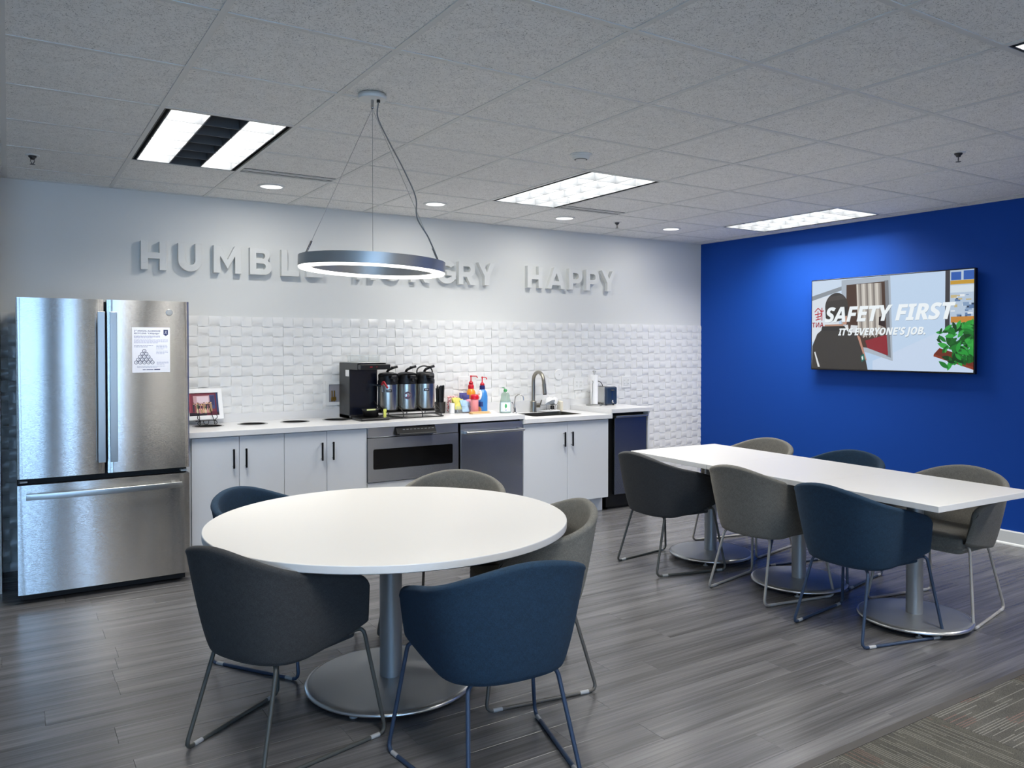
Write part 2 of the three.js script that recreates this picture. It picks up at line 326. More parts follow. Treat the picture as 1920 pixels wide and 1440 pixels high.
// ------------------------------------------------------------------ lights of the room
const fixtureLabels = ['louvred ceiling light over the refrigerator with its middle strip dark', 'fully lit louvred ceiling light between the sink and the smoke detector', 'lit louvred ceiling light beside the blue wall',
  'louvred ceiling light above where the photographer stands', 'louvred ceiling light whose corner shows at the upper right edge', 'louvred ceiling light above the carpet beside the blue wall',
  'louvred ceiling light nearest the daylight windows', 'louvred ceiling light midway along the front wall', 'louvred ceiling light in the front corner of the blue wall'];
fixtures.forEach(([i, j], k) => {
  const x0 = gx(i) + 0.014, x1 = gx(i + 1) - 0.014, z0 = gz(j) + 0.014, z1 = gz(j - 2) - 0.014, cx = (x0 + x1) / 2, cz = (z0 + z1) / 2, w = x1 - x0, d = z1 - z0;
  const t = thing('ceiling_light', fixtureLabels[k], 'ceiling light', [cx, H, cz], 0, 'louvred ceiling lights');
  const hw = w / 2, hd = d / 2, up = 0.115;
  part('housing', [span(-hw, hw, up, up + 0.01, -hd, hd), span(-hw, -hw + 0.006, 0.002, up, -hd, hd), span(hw - 0.006, hw, 0.002, up, -hd, hd), span(-hw, hw, 0.002, up, -hd, -hd + 0.006), span(-hw, hw, 0.002, up, hd - 0.006, hd)], M.fixtureBlack, t);
  const iw = hw - 0.028, id = hd - 0.012, cw = 2 * iw / 3, cd = 2 * id / 6;
  part('rim', [span(-iw - 0.006, -iw, 0.002, 0.09, -id, id), span(iw, iw + 0.006, 0.002, 0.09, -id, id), span(-iw, iw, 0.002, 0.09, -id - 0.005, -id), span(-iw, iw, 0.002, 0.09, id, id + 0.005)], M.blade, t);
  const long = new THREE.BoxGeometry(0.006, 0.1, 2 * id), cross = new THREE.BoxGeometry(cw - 0.006, 0.07, 0.005);
  for (const s of [-0.5, 0.5]) part('louver_blade', long, M.blade, t).position.set(s * cw, 0.054, 0);
  for (let c = -1; c <= 1; c++) for (let q = 1; q < 6; q++) part('louver_blade', cross, M.blade, t).position.set(c * cw, 0.039, -id + q * cd);
  for (let c = -1; c <= 1; c++) {
    const lit = !(k === 0 && c === 0);
    const p = part('lamp_panel', new THREE.PlaneGeometry(cw - 0.012, 2 * id - 0.02).rotateX(Math.PI / 2), lit ? M.lampPanel : M.fixtureWhite, t); p.position.set(c * cw, 0.108, 0);
    if (lit) area(cw - 0.02, 2 * id - 0.03, TROFFER, c * cw, 0.105, 0, LAMP_COLOR, t);
  }
});
const downs = [[-4.724, 0.652, 'HUMBLE'], [-3.483, 0.649, 'HUNGRY'], [-2.256, 0.635, 'HAPPY'], [-1.06, 0.665, 'corner']];
downs.forEach(([x, z, w]) => {
  const t = thing('downlight', w === 'corner' ? 'round white recessed downlight nearest the blue wall corner' : `round white recessed downlight in front of the word ${w}`, 'downlight', [x, H, z], 0, 'round downlights along the kitchen wall');
  part('trim_ring', lathe([[0.07, 0.004], [0.073, -0.004], [0.09, -0.003], [0.092, 0.003], [0.092, 0.008]]), M.trimWhite, t);
  part('lens', new THREE.CircleGeometry(0.0725, 40).rotateX(Math.PI / 2), M.downGlow, t).position.y = -0.0015;
  area(0.125, 0.125, DOWN, 0, -0.004, 0, LAMP_COLOR, t);
});
{ // ring pendant
  const ax = -4.91, az = 2.9, RO = 0.313, RI = 0.264, ry = 1.823;
  const t = thing('ring_pendant', 'brushed metal ring pendant lamp hanging above the round table', 'pendant lamp', [ax, 0, az]);
  part('canopy', lathe([[0, H - 0.022], [0.058, H - 0.022], [0.0605, H - 0.019], [0.0605, H], [0, H]]), M.trimWhite, t);
  part('cable_gripper', lathe([[0, -0.062], [0.004, -0.062], [0.006, -0.055], [0.006, -0.022]].map(([a, b]) => [a, H + b]), 16), M.chrome, t);
  part('cord_grip', cyl(0.0075, 0.0075, 0.012, 0.022, H - 0.027, 0.014, 16), M.black, t);
  const tilt = new THREE.Group(), view = -22.2 * R;            // the ring hangs a little lower on its right side
  const q = new THREE.Quaternion().setFromAxisAngle(V(Math.sin(view), 0, Math.cos(view)), -2.1 * R);
  const ring = (pts) => { const g = lathe(pts, 96); g.applyQuaternion(q); return g.translate(0, ry, 0); };
  const body = part('ring_band', smooth(ring([[RI + 0.004, -0.02], [RI, -0.02], [RI, 0.022], [RO, 0.022], [RO, -0.024], [RO - 0.003, -0.024], [RO - 0.003, -0.018]]), 0.5), phys({ color: 0xc2c1be, roughness: 0.36, metalness: 0.75, side: THREE.DoubleSide }), t);
  part('diffuser', smooth(ring([[RI + 0.001, -0.02], [RI + 0.001, -0.027], [RI + 0.005, -0.032], [RO - 0.005, -0.032], [RO - 0.001, -0.027], [RO - 0.001, -0.024]]), 0.8), M.ringGlow, t);
  const at = (deg, rr, y) => { const a = view + deg * R; return V(Math.sin(a) * rr, y, Math.cos(a) * rr).applyQuaternion(q).add(V(0, ry, 0)); };
  const hub = V(0, H - 0.06, 0);
  for (const deg of [180, 60, -60]) {
    const p = at(deg, RO - 0.006, 0.023), e = p.clone().add(hub.clone().sub(p).normalize().multiplyScalar(0.05));
    part('suspension_cable', rod(hub.toArray(), e.toArray(), 0.0011, 6), M.steelPlain, t);
    part('cable_end', rod(p.toArray(), e.toArray(), 0.0045, 10), M.chrome, t);
  }
  const e = at(60, RO - 0.006, 0.028), c0 = V(0.022, H - 0.032, 0.014), mid = (k, dx, dz) => c0.clone().lerp(e, k).add(V(dx, 0, dz));
  part('power_cord', wire([c0, mid(0.1, -0.03, 0.0), mid(0.25, -0.022, 0), mid(0.45, 0.0, 0), mid(0.62, 0.006, 0), mid(0.75, -0.024, 0), mid(0.87, -0.006, 0), e].map((p) => p.toArray()), 0.003, 90, 7), std({ color: 0x8d8d8b, roughness: 0.5 }), t);
  const n = 12;
  for (let k = 0; k < n; k++) { const a = at(k * 360 / n, (RO + RI) / 2, -0.036), l = area(0.14, 0.036, RING, a.x, a.y, a.z, LAMP_COLOR, t); l.rotation.set(-Math.PI / 2, 0, Math.PI / 2 + 0, 'XYZ'); l.rotation.z = view + k * 2 * Math.PI / n; }
}
// sprinklers, smoke detector, slot diffusers
[[-6.116, 0.807, 'above the refrigerator'], [-1.748, 3.701, 'over the long table near the blue wall'], [-1.74, 0.708, 'between two downlights near the sink']].forEach(([x, z, w]) => {
  const t = thing('sprinkler', `small metal fire sprinkler in the ceiling ${w}`, 'sprinkler', [x, H, z], 0.6, 'ceiling sprinklers');
  part('escutcheon', lathe([[0.012, -0.001], [0.034, -0.003], [0.037, 0.003], [0.037, 0.006]]), M.trimWhite, t);
  part('body', lathe([[0, -0.022], [0.011, -0.022], [0.014, -0.014], [0.02, -0.009], [0.022, -0.002], [0, 0]], 20), std({ color: 0x4c4d50, roughness: 0.35, metalness: 0.8 }), t);
  part('frame_arm', [tube([[-0.009, -0.018, 0], [-0.013, -0.03, 0], [-0.003, -0.046, 0]], 0.002, 0.006, 12, 6), tube([[0.009, -0.018, 0], [0.013, -0.03, 0], [0.003, -0.046, 0]], 0.002, 0.006, 12, 6)], std({ color: 0x55565a, roughness: 0.35, metalness: 0.8 }), t);
  part('deflector', lathe([[0, -0.05], [0.014, -0.05], [0.014, -0.048], [0, -0.046]], 20), std({ color: 0x4c4d50, roughness: 0.35, metalness: 0.8 }), t);
});
{
  const t = thing('smoke_detector', 'round white smoke detector on the ceiling', 'smoke detector', [-3.496, H + 0.006, 2.513]);
  part('base', lathe([[0, -0.012], [0.062, -0.012], [0.064, -0.008], [0.064, 0], [0, 0]]), M.trimWhite, t);
  part('cover', lathe([[0, -0.034], [0.028, -0.034], [0.046, -0.028], [0.052, -0.012]]), M.trimWhite, t);
  part('vent', lathe([[0.03, -0.0335], [0.037, -0.032], [0.037, -0.031], [0.03, -0.032]]), M.darkGray, t);
}
[[-5.02, -4.44, 'next to the half dark ceiling light'], [-2.6, -2.0, 'next to the ceiling light over the sink']].forEach(([a, b, w]) => {
  const z0 = 1.03, t = thing('slot_diffuser', `white linear air diffuser with black slots ${w}`, 'air diffuser', [(a + b) / 2, H, z0 + 0.045], 0, 'slot air diffusers');
  const hw = (b - a) / 2;
  part('slot_throat', span(-hw, hw, -0.0008, 0.004, -0.05, 0.05), M.black, t);
  for (const z of [-0.047, -0.022, 0.006, 0.028, 0.048]) part('blade', span(-hw, hw, -0.002, 0.0005, z - 0.0035, z + 0.0035), M.tee, t);
  part('slot_face', span(-hw, hw, -0.0015, 0.003, 0.0075, 0.0265), M.tee, t);
});

// ------------------------------------------------------------------ raised letters on the kitchen wall
const CAPH = 0.2, ST = 0.046;
function letterShape(ch, w) {
  const h = CAPH, t = ST, s = new THREE.Shape(), poly = (p) => { p.forEach(([x, y], k) => (k ? s.lineTo(x, y) : s.moveTo(x, y))); s.closePath(); return s; };
  const hole = (p) => { const q = new THREE.Path(); p.forEach(([x, y], k) => (k ? q.lineTo(x, y) : q.moveTo(x, y))); q.closePath(); s.holes.push(q); };
  const bowl = (x0, y0, x1, y1, C) => { const r = (y1 - y0) / 2, q = new C(); q.moveTo(x0, y0); q.lineTo(x1 - r, y0); q.absarc(x1 - r, y0 + r, r, -Math.PI / 2, Math.PI / 2); q.lineTo(x0, y1); q.closePath(); return q; };
  const m = h / 2, b = t * 0.92;
  switch (ch) {
    case 'H': return poly([[0, 0], [t, 0], [t, m - b / 2], [w - t, m - b / 2], [w - t, 0], [w, 0], [w, h], [w - t, h], [w - t, m + b / 2], [t, m + b / 2], [t, h], [0, h]]);
    case 'L': return poly([[0, 0], [w, 0], [w, b], [t, b], [t, h], [0, h]]);
    case 'E': return poly([[0, 0], [w, 0], [w, b], [t, b], [t, m - b / 2], [w * 0.9, m - b / 2], [w * 0.9, m + b / 2], [t, m + b / 2], [t, h - b], [w, h - b], [w, h], [0, h]]);
    case 'M': return poly([[0, 0], [t, 0], [t, h * 0.62], [w / 2, h * 0.16], [w - t, h * 0.62], [w - t, 0], [w, 0], [w, h], [w - t * 1.02, h], [w / 2, h * 0.5], [t * 1.02, h], [0, h]]);
    case 'N': return poly([[0, 0], [t, 0], [t, h * 0.6], [w - t * 0.95, 0], [w, 0], [w, h], [w - t, h], [w - t, h * 0.4], [t * 0.95, h], [0, h]]);
    case 'Y': return poly([[w / 2 - t / 2, 0], [w / 2 + t / 2, 0], [w / 2 + t / 2, h * 0.4], [w, h], [w - t * 1.12, h], [w / 2, h * 0.6], [t * 1.12, h], [0, h], [w / 2 - t / 2, h * 0.4]]);
    case 'A': poly([[0, 0], [t * 1.02, 0], [w * 0.5 - w * 0.22, h * 0.17], [w * 0.5 + w * 0.22, h * 0.17], [w - t * 1.02, 0], [w, 0], [w / 2 + t * 0.52, h], [w / 2 - t * 0.52, h]]); hole([[w / 2 - w * 0.15, h * 0.36], [w / 2, h * 0.72], [w / 2 + w * 0.15, h * 0.36]]); return s;
    case 'U': { const r = w / 2, q = r - t; s.moveTo(0, h); s.lineTo(0, r); s.absarc(r, r, r, Math.PI, Math.PI * 2, false); s.lineTo(w, h); s.lineTo(w - t, h); s.lineTo(w - t, r); s.absarc(r, r, q, 0, -Math.PI, true); s.lineTo(t, h); s.closePath(); return s; }
    case 'P': { const p = bowl(0, h * 0.3, w, h, THREE.Shape), g = new THREE.Shape(); const r = h * 0.35; g.moveTo(0, 0); g.lineTo(t, 0); g.lineTo(t, h * 0.3); g.lineTo(w - r, h * 0.3); g.absarc(w - r, h * 0.65, r, -Math.PI / 2, Math.PI / 2); g.lineTo(0, h); g.closePath(); g.holes.push(bowl(t, h * 0.3 + b, w - t, h - b, THREE.Path)); return g; }
    case 'R': { const g = new THREE.Shape(), y = h * 0.34, r = (h - y) / 2; g.moveTo(0, 0); g.lineTo(t, 0); g.lineTo(t, y); g.lineTo(w * 0.46, y); g.lineTo(w * 0.68, 0); g.lineTo(w * 1.0, 0); g.lineTo(w * 0.74, y + 0.006); g.absarc(w * 0.96 - r, y + r, r, -Math.PI / 3, Math.PI / 2); g.lineTo(0, h); g.closePath(); g.holes.push(bowl(t, y + b, w * 0.96 - t, h - b, THREE.Path)); return g; }
    case 'B': { const g = new THREE.Shape(), r0 = h * 0.275, r1 = h * 0.245; g.moveTo(0, 0); g.lineTo(w - r0, 0); g.absarc(w - r0, r0, r0, -Math.PI / 2, Math.PI * 0.3); g.absarc(w - r0 - 0.006, h - r1, r1, -Math.PI * 0.28, Math.PI / 2); g.lineTo(0, h); g.closePath(); g.holes.push(bowl(t, b * 0.9, w - t * 0.95, m - b * 0.36, THREE.Path), bowl(t, m + b * 0.46, w - t * 1.05, h - b * 0.9, THREE.Path)); return g; }
    case 'G': { const R0 = h / 2, cx = R0 * 0.98, q = R0 - t; s.moveTo(cx + R0 * Math.cos(0.72), m + R0 * Math.sin(0.72)); s.absarc(cx, m, R0, 0.72, Math.PI * 2 - 0.62, false); s.lineTo(w, h * 0.16); s.lineTo(w, m + b * 0.15); s.lineTo(w * 0.53, m + b * 0.15); s.lineTo(w * 0.53, m - b * 0.7); s.lineTo(w - t * 0.92, m - b * 0.7); s.lineTo(w - t * 0.92, h * 0.26); s.absarc(cx, m, q, Math.PI * 2 - 0.75, 0.78, true); s.closePath(); return s; }
  }
}
const words = [['HUMBLE', [-5.46, -5.218, -4.976, -4.718, -4.484, -4.291], [0.166, 0.162, 0.196, 0.16, 0.135, 0.133]],
  ['HUNGRY', [-3.884, -3.65, -3.41, -3.168, -2.955, -2.762], [0.166, 0.162, 0.175, 0.185, 0.17, 0.178]],
  ['HAPPY', [-2.242, -2.022, -1.773, -1.57, -1.382], [0.166, 0.205, 0.158, 0.158, 0.185]]];
for (const [word, at, wd] of words) [...word].forEach((ch, k) => {
  const g = new THREE.ExtrudeGeometry(letterShape(ch, wd[k]), { depth: 0.044, bevelEnabled: true, bevelThickness: 0.0012, bevelSize: 0.0012, bevelOffset: -0.0012, bevelSegments: 1, curveSegments: 24 });
  const nth = word === 'HAPPY' && ch === 'P' ? (k === 2 ? 'first ' : 'second ') : '';
  const o = single('wall_letter', g, M.letter, `raised white letter ${ch}, ${nth ? nth + 'P' : 'part'} of the word ${word} on the wall`, 'letter', 'raised letters on the kitchen wall');
  o.position.set(at[k], 2.005, 0.0013);
});

// ------------------------------------------------------------------ television
{
  const screen = painted(1024, 576, (g, w, h) => {
    const rect = (c, x, y, a, b) => { g.fillStyle = c; g.fillRect(x, y, a, b); };
    const poly = (c, p) => { g.fillStyle = c; g.beginPath(); p.forEach(([x, y], k) => (k ? g.lineTo(x, y) : g.moveTo(x, y))); g.closePath(); g.fill(); };
    rect('#b9d2ee', 0, 0, w, h);
    poly('#cfe0f4', [[0, 0], [250, 0], [250, 110], [0, 170]]); poly('#c3d9f2', [[540, 0], [870, 0], [870, 576], [560, 520]]); poly('#cbdcf3', [[430, 520], [560, 470], [870, 330], [1024, 540], [1024, 576], [430, 576]]);
    poly('#8f979f', [[0, 100], [250, 38], [260, 60], [0, 130]]);
    poly('#dfe6ef', [[0, 130], [200, 84], [200, 400], [0, 400]]);
    // reversed red marks on the glass of the cabinet
    g.strokeStyle = '#b32a3a'; g.lineWidth = 6; for (const [a, b, c, d] of [[20, 205, 45, 180], [45, 180, 70, 200], [22, 222, 68, 216], [45, 200, 45, 258], [28, 258, 66, 250], [30, 240, 62, 234], [74, 178, 74, 262], [62, 205, 88, 198], [74, 205, 64, 238]]) { g.beginPath(); g.moveTo(a, b); g.lineTo(c, d); g.stroke(); }
    g.save(); g.translate(88, 306); g.scale(-1, 1); g.fillStyle = '#9c3140'; g.font = 'bold 44px sans-serif'; g.fillText('ANT', 0, 0); g.restore();
    // open hose cabinet
    poly('#aeb9c6', [[215, 8], [540, 2], [560, 520], [400, 470], [215, 440]]); poly('#7d828a', [[500, 30], [528, 28], [548, 500], [520, 490]]);
    poly('#4a352c', [[250, 40], [505, 34], [524, 486], [395, 440], [250, 420]]);
    for (let k = 0; k < 15; k++) { const x = 318 + k * 11; poly(['#d8d3cb', '#a9a29b', '#857e79', '#c6c1b9'][k % 4], [[x, 40], [x + 11, 40], [x + 30, 340 + (k % 5) * 10], [x + 14, 352 + (k % 4) * 9]]); }
    poly('#8e2430', [[380, 395], [520, 360], [530, 486], [395, 440]]); poly('#2b1d20', [[470, 250], [505, 240], [510, 310], [468, 300]]);
    // guard seen from behind
    poly('#3a3735', [[0, 576], [4, 430], [40, 350], [90, 312], [150, 300], [240, 306], [320, 352], [368, 440], [398, 576]]);
    poly('#b98e7a', [[96, 290], [225, 288], [240, 318], [92, 316]]); poly('#2f2d2d', [[76, 300], [240, 300], [250, 330], [70, 330]]);
    g.fillStyle = '#3d3a39'; g.beginPath(); g.ellipse(180, 178, 82, 92, 0, 0, 6.3); g.fill(); poly('#33302f', [[100, 200], [262, 176], [258, 258], [104, 262]]);
    poly('#4b4644', [[130, 110], [225, 100], [240, 128], [118, 140]]); rect('#e7e7e7', 148, 196, 18, 6); poly('#c79a86', [[222, 240], [256, 236], [252, 290], [225, 292]]);
    poly('#c28f7c', [[320, 350], [345, 372], [392, 520], [378, 510]]); poly('#e6e9ec', [[236, 300], [262, 292], [270, 350]]); poly('#dfe3e8', [[282, 296], [330, 300], [322, 346], [275, 342]]);
    poly('#e4e8ea', [[18, 470], [26, 466], [62, 566], [46, 566]]); poly('#1f6d63', [[350, 490], [372, 476], [380, 512], [358, 530]]); poly('#e9efef', [[356, 496], [366, 490], [368, 512], [360, 516]]);
    // doorway at the right, reception beyond it
    rect('#3b3a40', 868, 0, 26, 330); rect('#b9cbe0', 894, 0, 130, 330); rect('#2b5bb0', 900, 10, 55, 46); rect('#2b5bb0', 968, 6, 56, 50); rect('#c79b35', 896, 58, 128, 22); rect('#d7e4ef', 896, 86, 128, 40);
    for (let k = 0; k < 26; k++) rect(['#5f7da8', '#e8eef4', '#33445f', '#c9b889', '#89a3c4'][k % 5], 898 + hash(k, 1, 61) * 118, 130 + hash(k, 2, 61) * 140, 8 + hash(k, 3, 61) * 26, 5 + hash(k, 4, 61) * 16);
    rect('#c98a3c', 900, 262, 124, 34);
    // potted plant
    poly('#6d2b1c', [[806, 476], [838, 440], [1024, 500], [1024, 560]]); poly('#8a3a24', [[806, 476], [1024, 545], [1024, 560], [804, 488]]);
    for (let k = 0; k < 130; k++) { const x = 800 + Math.sqrt(hash(k, 1, 71)) * 224, y = 290 + hash(k, 2, 71) * 220 + (1024 - x) * 0.22, a = hash(k, 3, 71) * 6.28, s = 15 + hash(k, 4, 71) * 24; if (y > 545) continue; g.save(); g.translate(x, y); g.rotate(a); g.fillStyle = ['#14561f', '#1d7a2c', '#2b9a3a', '#0d3d18', '#3aa845', '#1a6626'][k % 6]; g.beginPath(); g.moveTo(-s, 0); g.quadraticCurveTo(0, -s * 0.75, s, 0); g.quadraticCurveTo(0, s * 0.75, -s, 0); g.fill(); g.restore(); }
    // caption
    const word = (txt, x, y, size, squeeze) => { g.save(); g.translate(x, y); g.transform(1, 0, -0.24, 1, 0, 0); g.scale(squeeze, 1); g.font = `bold ${size}px sans-serif`; g.fillStyle = 'rgba(70,80,95,0.55)'; g.fillText(txt, 3, 4); g.fillStyle = '#f4fbff'; g.fillText(txt, 0, 0); g.strokeStyle = '#f4fbff'; g.lineWidth = size * 0.035; g.strokeText(txt, 0, 0); g.restore(); };
    g.font = 'bold 128px sans-serif'; const w1 = g.measureText('SAFETY FIRST').width; word('SAFETY FIRST', 90, 272, 128, 815 / w1);
    g.font = 'bold 60px sans-serif'; const w2 = g.measureText("IT'S EVERYONE'S JOB.").width; word("IT'S EVERYONE'S JOB.", 192, 360, 60, 565 / w2);
  });
  const z0 = 1.445, z1 = 2.915, y0 = 1.2575, y1 = 2.07, cz = (z0 + z1) / 2, cy = (y0 + y1) / 2, w = z1 - z0, h = y1 - y0;
  const t = thing('television', 'wall mounted flat television showing a safety message on the blue wall', 'television', [0, 0, 0]);
  part('casing', span(-0.06, -0.022, y0, y1, z0, z1, 0.004), M.blackGloss, t);
  part('wall_bracket', [span(-0.022, -0.0005, cy - 0.2, cy + 0.2, cz - 0.25, cz + 0.25), span(-0.03, -0.022, cy - 0.3, cy + 0.1, cz - 0.5, cz + 0.5)], M.blackPlastic, t);
  const s = part('screen', new THREE.PlaneGeometry(w - 0.018, h - 0.022), std({ color: 0x050505, roughness: 0.25, emissive: 0xffffff, emissiveMap: screen, emissiveIntensity: 0.8 }), t);
  s.rotation.y = -Math.PI / 2; s.position.set(-0.0604, cy + 0.002, cz);
  const l = new THREE.RectAreaLight(new THREE.Color().setRGB(0.75, 0.88, 1), 0.12, w - 0.02, h - 0.02); l.name = 'light'; l.position.set(-0.063, cy, cz); l.rotation.y = Math.PI / 2; t.add(l);
}

// ------------------------------------------------------------------ refrigerator
{
  const t = thing('refrigerator', 'stainless steel french door refrigerator with a flyer on its right door', 'refrigerator', [0, 0, 0]);
  const x0 = -6.204, x1 = -5.292, zf = 0.85;
  const panel = (a, b, y0, y1, sag) => {      // door skin with a gently bowed front, seen from above
    const s = new THREE.Shape(), n = 28, r = 0.003, back = zf - sag - 0.009; s.moveTo(a, back); s.lineTo(b, back);
    for (let k = 0; k <= n; k++) { const u = 1 - k / n, e = Math.min(u, 1 - u) * (b - a), drop = e < r ? r - Math.sqrt(r * r - (r - e) ** 2) : 0; s.lineTo(a + (b - a) * u, zf - sag * (2 * u - 1) ** 2 - drop); }
    s.closePath();
    return smooth(raise(s, y0, y1, 0), 0.3);
  };
  const lining = (a, b, y0, y1, door) => part('door_liner', span(a + 0.001, b - 0.001, y0 + 0.001, y1 - 0.001, 0.775, 0.836), M.fridgeSide, door);
  part('cabinet', [span(x0 + 0.004, x1 - 0.004, 0.05, 1.725, 0.06, 0.765, 0.004)], M.fridgeSide, t);
  part('toe_grille', span(x0 + 0.02, x1 - 0.02, 0.012, 0.052, 0.7, 0.79), M.black, t);
  part('gasket', [span(x0 + 0.012, x1 - 0.012, 0.06, 1.735, 0.764, 0.78)], M.black, t);
  for (const [a, b, n, hx] of [[x0, -5.7645, 'left', -5.781], [-5.7475, x1, 'right', -5.7175]]) {
    const d = part('door', panel(a, b, 0.715, 1.745, 0.004), M.steel, t); lining(a, b, 0.715, 1.745, d);
    part('handle', [span(hx - 0.0195, hx + 0.0195, 0.785, 1.672, 0.886, 0.9, 0.003)], M.steelPlain, d);
    part('handle_mount', [span(hx - 0.012, hx + 0.012, 0.83, 0.87, 0.84, 0.888), span(hx - 0.012, hx + 0.012, 1.59, 1.63, 0.84, 0.888)], M.steelPlain, d);
  }
  const dr = part('drawer', panel(x0, x1, 0.055, 0.678, 0.006), M.steel, t); lining(x0, x1, 0.055, 0.678, dr);
  {
    const s = new THREE.Shape(), n = 30, a = -6.163, b = -5.341, f = (u) => 0.888 + 0.022 * (1 - (2 * u - 1) ** 2);
    for (let k = 0; k <= n; k++) { const u = k / n; k ? s.lineTo(a + (b - a) * u, f(u)) : s.moveTo(a, f(u)); }
    for (let k = n; k >= 0; k--) { const u = k / n; s.lineTo(a + (b - a) * u, f(u) - 0.014); } s.closePath();
    part('handle', smooth(raise(s, 0.598, 0.632, 0.002), 0.5), M.steelPlain, dr);
    part('handle_mount', [span(a + 0.03, a + 0.055, 0.603, 0.627, 0.84, 0.885), span(b - 0.055, b - 0.03, 0.603, 0.627, 0.84, 0.885)], M.steelPlain, dr);
  }
  part('hinge_cap', [span(x0 + 0.012, x0 + 0.05, 0.69, 0.7, 0.79, 0.835, 0.003), span(x1 - 0.05, x1 - 0.012, 0.69, 0.7, 0.79, 0.835, 0.003)], std({ color: 0xb9c2c6, roughness: 0.4 }), t);
  const badge = painted(128, 128, (g) => { g.fillStyle = '#c9c9c6'; g.fillRect(0, 0, 128, 128); g.strokeStyle = '#6b6b69'; g.lineWidth = 6; g.beginPath(); g.arc(64, 64, 54, 0, 6.3); g.stroke(); g.lineWidth = 5; for (const [x, y, r, a, b] of [[48, 58, 16, 0.2, 5.4], [80, 54, 15, 2.2, 7.2], [62, 82, 13, 3.4, 8], [84, 78, 11, 4.5, 9.3]]) { g.beginPath(); g.arc(x, y, r, a, b); g.stroke(); } });
  part('badge', lathe([[0.0195, 0], [0.0195, 0.003], [0.0175, 0.004], [0, 0.004]]).rotateX(Math.PI / 2), M.steelPlain, t).position.set(-5.405, 1.676, zf - 0.0012);
  part('badge_face', new THREE.CircleGeometry(0.017, 32), std({ map: badge, metalness: 0.6, roughness: 0.35 }), t).position.set(-5.405, 1.676, zf + 0.003);
  part('foot', [cyl(0.02, 0.02, 0.05, x0 + 0.06, 0.025, 0.7), cyl(0.02, 0.02, 0.05, x1 - 0.06, 0.025, 0.7), cyl(0.02, 0.02, 0.05, x0 + 0.06, 0.025, 0.15), cyl(0.02, 0.02, 0.05, x1 - 0.06, 0.025, 0.15)], M.black, t);
}
{ // flyer held on the right door
  const fly = painted(512, 660, (g, w, h) => {
    g.fillStyle = '#eceef6'; g.fillRect(0, 0, w, h); g.fillStyle = '#4a5578';
    g.font = 'bold 33px sans-serif'; g.fillText('2', 26, 62); g.font = 'bold 17px sans-serif'; g.fillText('nd', 44, 50); g.font = 'bold 31px sans-serif'; g.fillText('ANNUAL ALUMINUM', 72, 62, 326); g.fillText('RECYCLING "CANpaign"', 26, 99, 350);
    const lines = (x, y, n, ww, c, gap = 15, hh = 7) => { g.fillStyle = c; for (let k = 0; k < n; k++) { let q = x; const end = x + ww * (k === n - 1 ? 0.7 : 1); while (q < end) { const l = 10 + hash(k, q | 0, 81) * 34; g.fillRect(q, y + k * gap, Math.min(l, end - q), hh); q += l + 6; } } };
    lines(26, 122, 3, 350, '#9aa0bd', 14, 8); lines(26, 178, 4, 458, '#a9aecb', 15, 7); lines(26, 264, 2, 260, '#8d93b2', 16, 8); lines(324, 258, 4, 150, '#a3a9c6', 18, 7); lines(324, 345, 3, 160, '#a3a9c6', 18, 7); lines(330, 506, 3, 160, '#a3a9c6', 15, 7); lines(66, 566, 2, 380, '#9299b8', 14, 6);
    g.fillStyle = '#5b6488'; g.fillRect(140, 612, 40, 12); g.fillRect(190, 612, 96, 12); g.fillStyle = '#2b3764'; g.fillRect(296, 610, 80, 15);
    g.fillStyle = '#26335f'; g.beginPath(); g.moveTo(424, 32); g.lineTo(486, 32); g.lineTo(486, 104); g.lineTo(455, 124); g.lineTo(424, 104); g.closePath(); g.fill();
    g.strokeStyle = '#dfe4f2'; g.lineWidth = 5; g.beginPath(); g.moveTo(436, 96); g.lineTo(450, 80); g.lineTo(462, 86); g.lineTo(474, 98); g.stroke(); g.beginPath(); g.arc(456, 64, 10, 0, 6.3); g.stroke();
    for (let r = 0; r < 5; r++) for (let c = 0; c <= r; c++) { const x = 163 + (c - r / 2) * 55, y = 345 + r * 42; g.fillStyle = '#39415c'; g.beginPath(); g.arc(x, y, 27, 0, 6.3); g.fill(); g.fillStyle = '#d9dce6'; g.beginPath(); g.arc(x, y, 21, 0, 6.3); g.fill(); g.fillStyle = '#6d7488'; g.beginPath(); g.ellipse(x + 4, y + 3, 9, 6, 0.5, 0, 6.3); g.fill(); g.fillStyle = '#f2f4f8'; g.beginPath(); g.ellipse(x - 5, y - 5, 9, 6, 0.5, 0, 6.3); g.fill(); }
  });
  const w = 0.2115, h = 0.274, f = single('flyer', new THREE.BoxGeometry(w, h, 0.0006), [M.paper, M.paper, M.paper, M.paper, std({ map: fly, roughness: 0.8 }), M.paper], 'printed recycling flyer with a pyramid of cans on the refrigerator door', 'flyer');
  f.position.set(-5.508, 1.446, 0.8506);
}

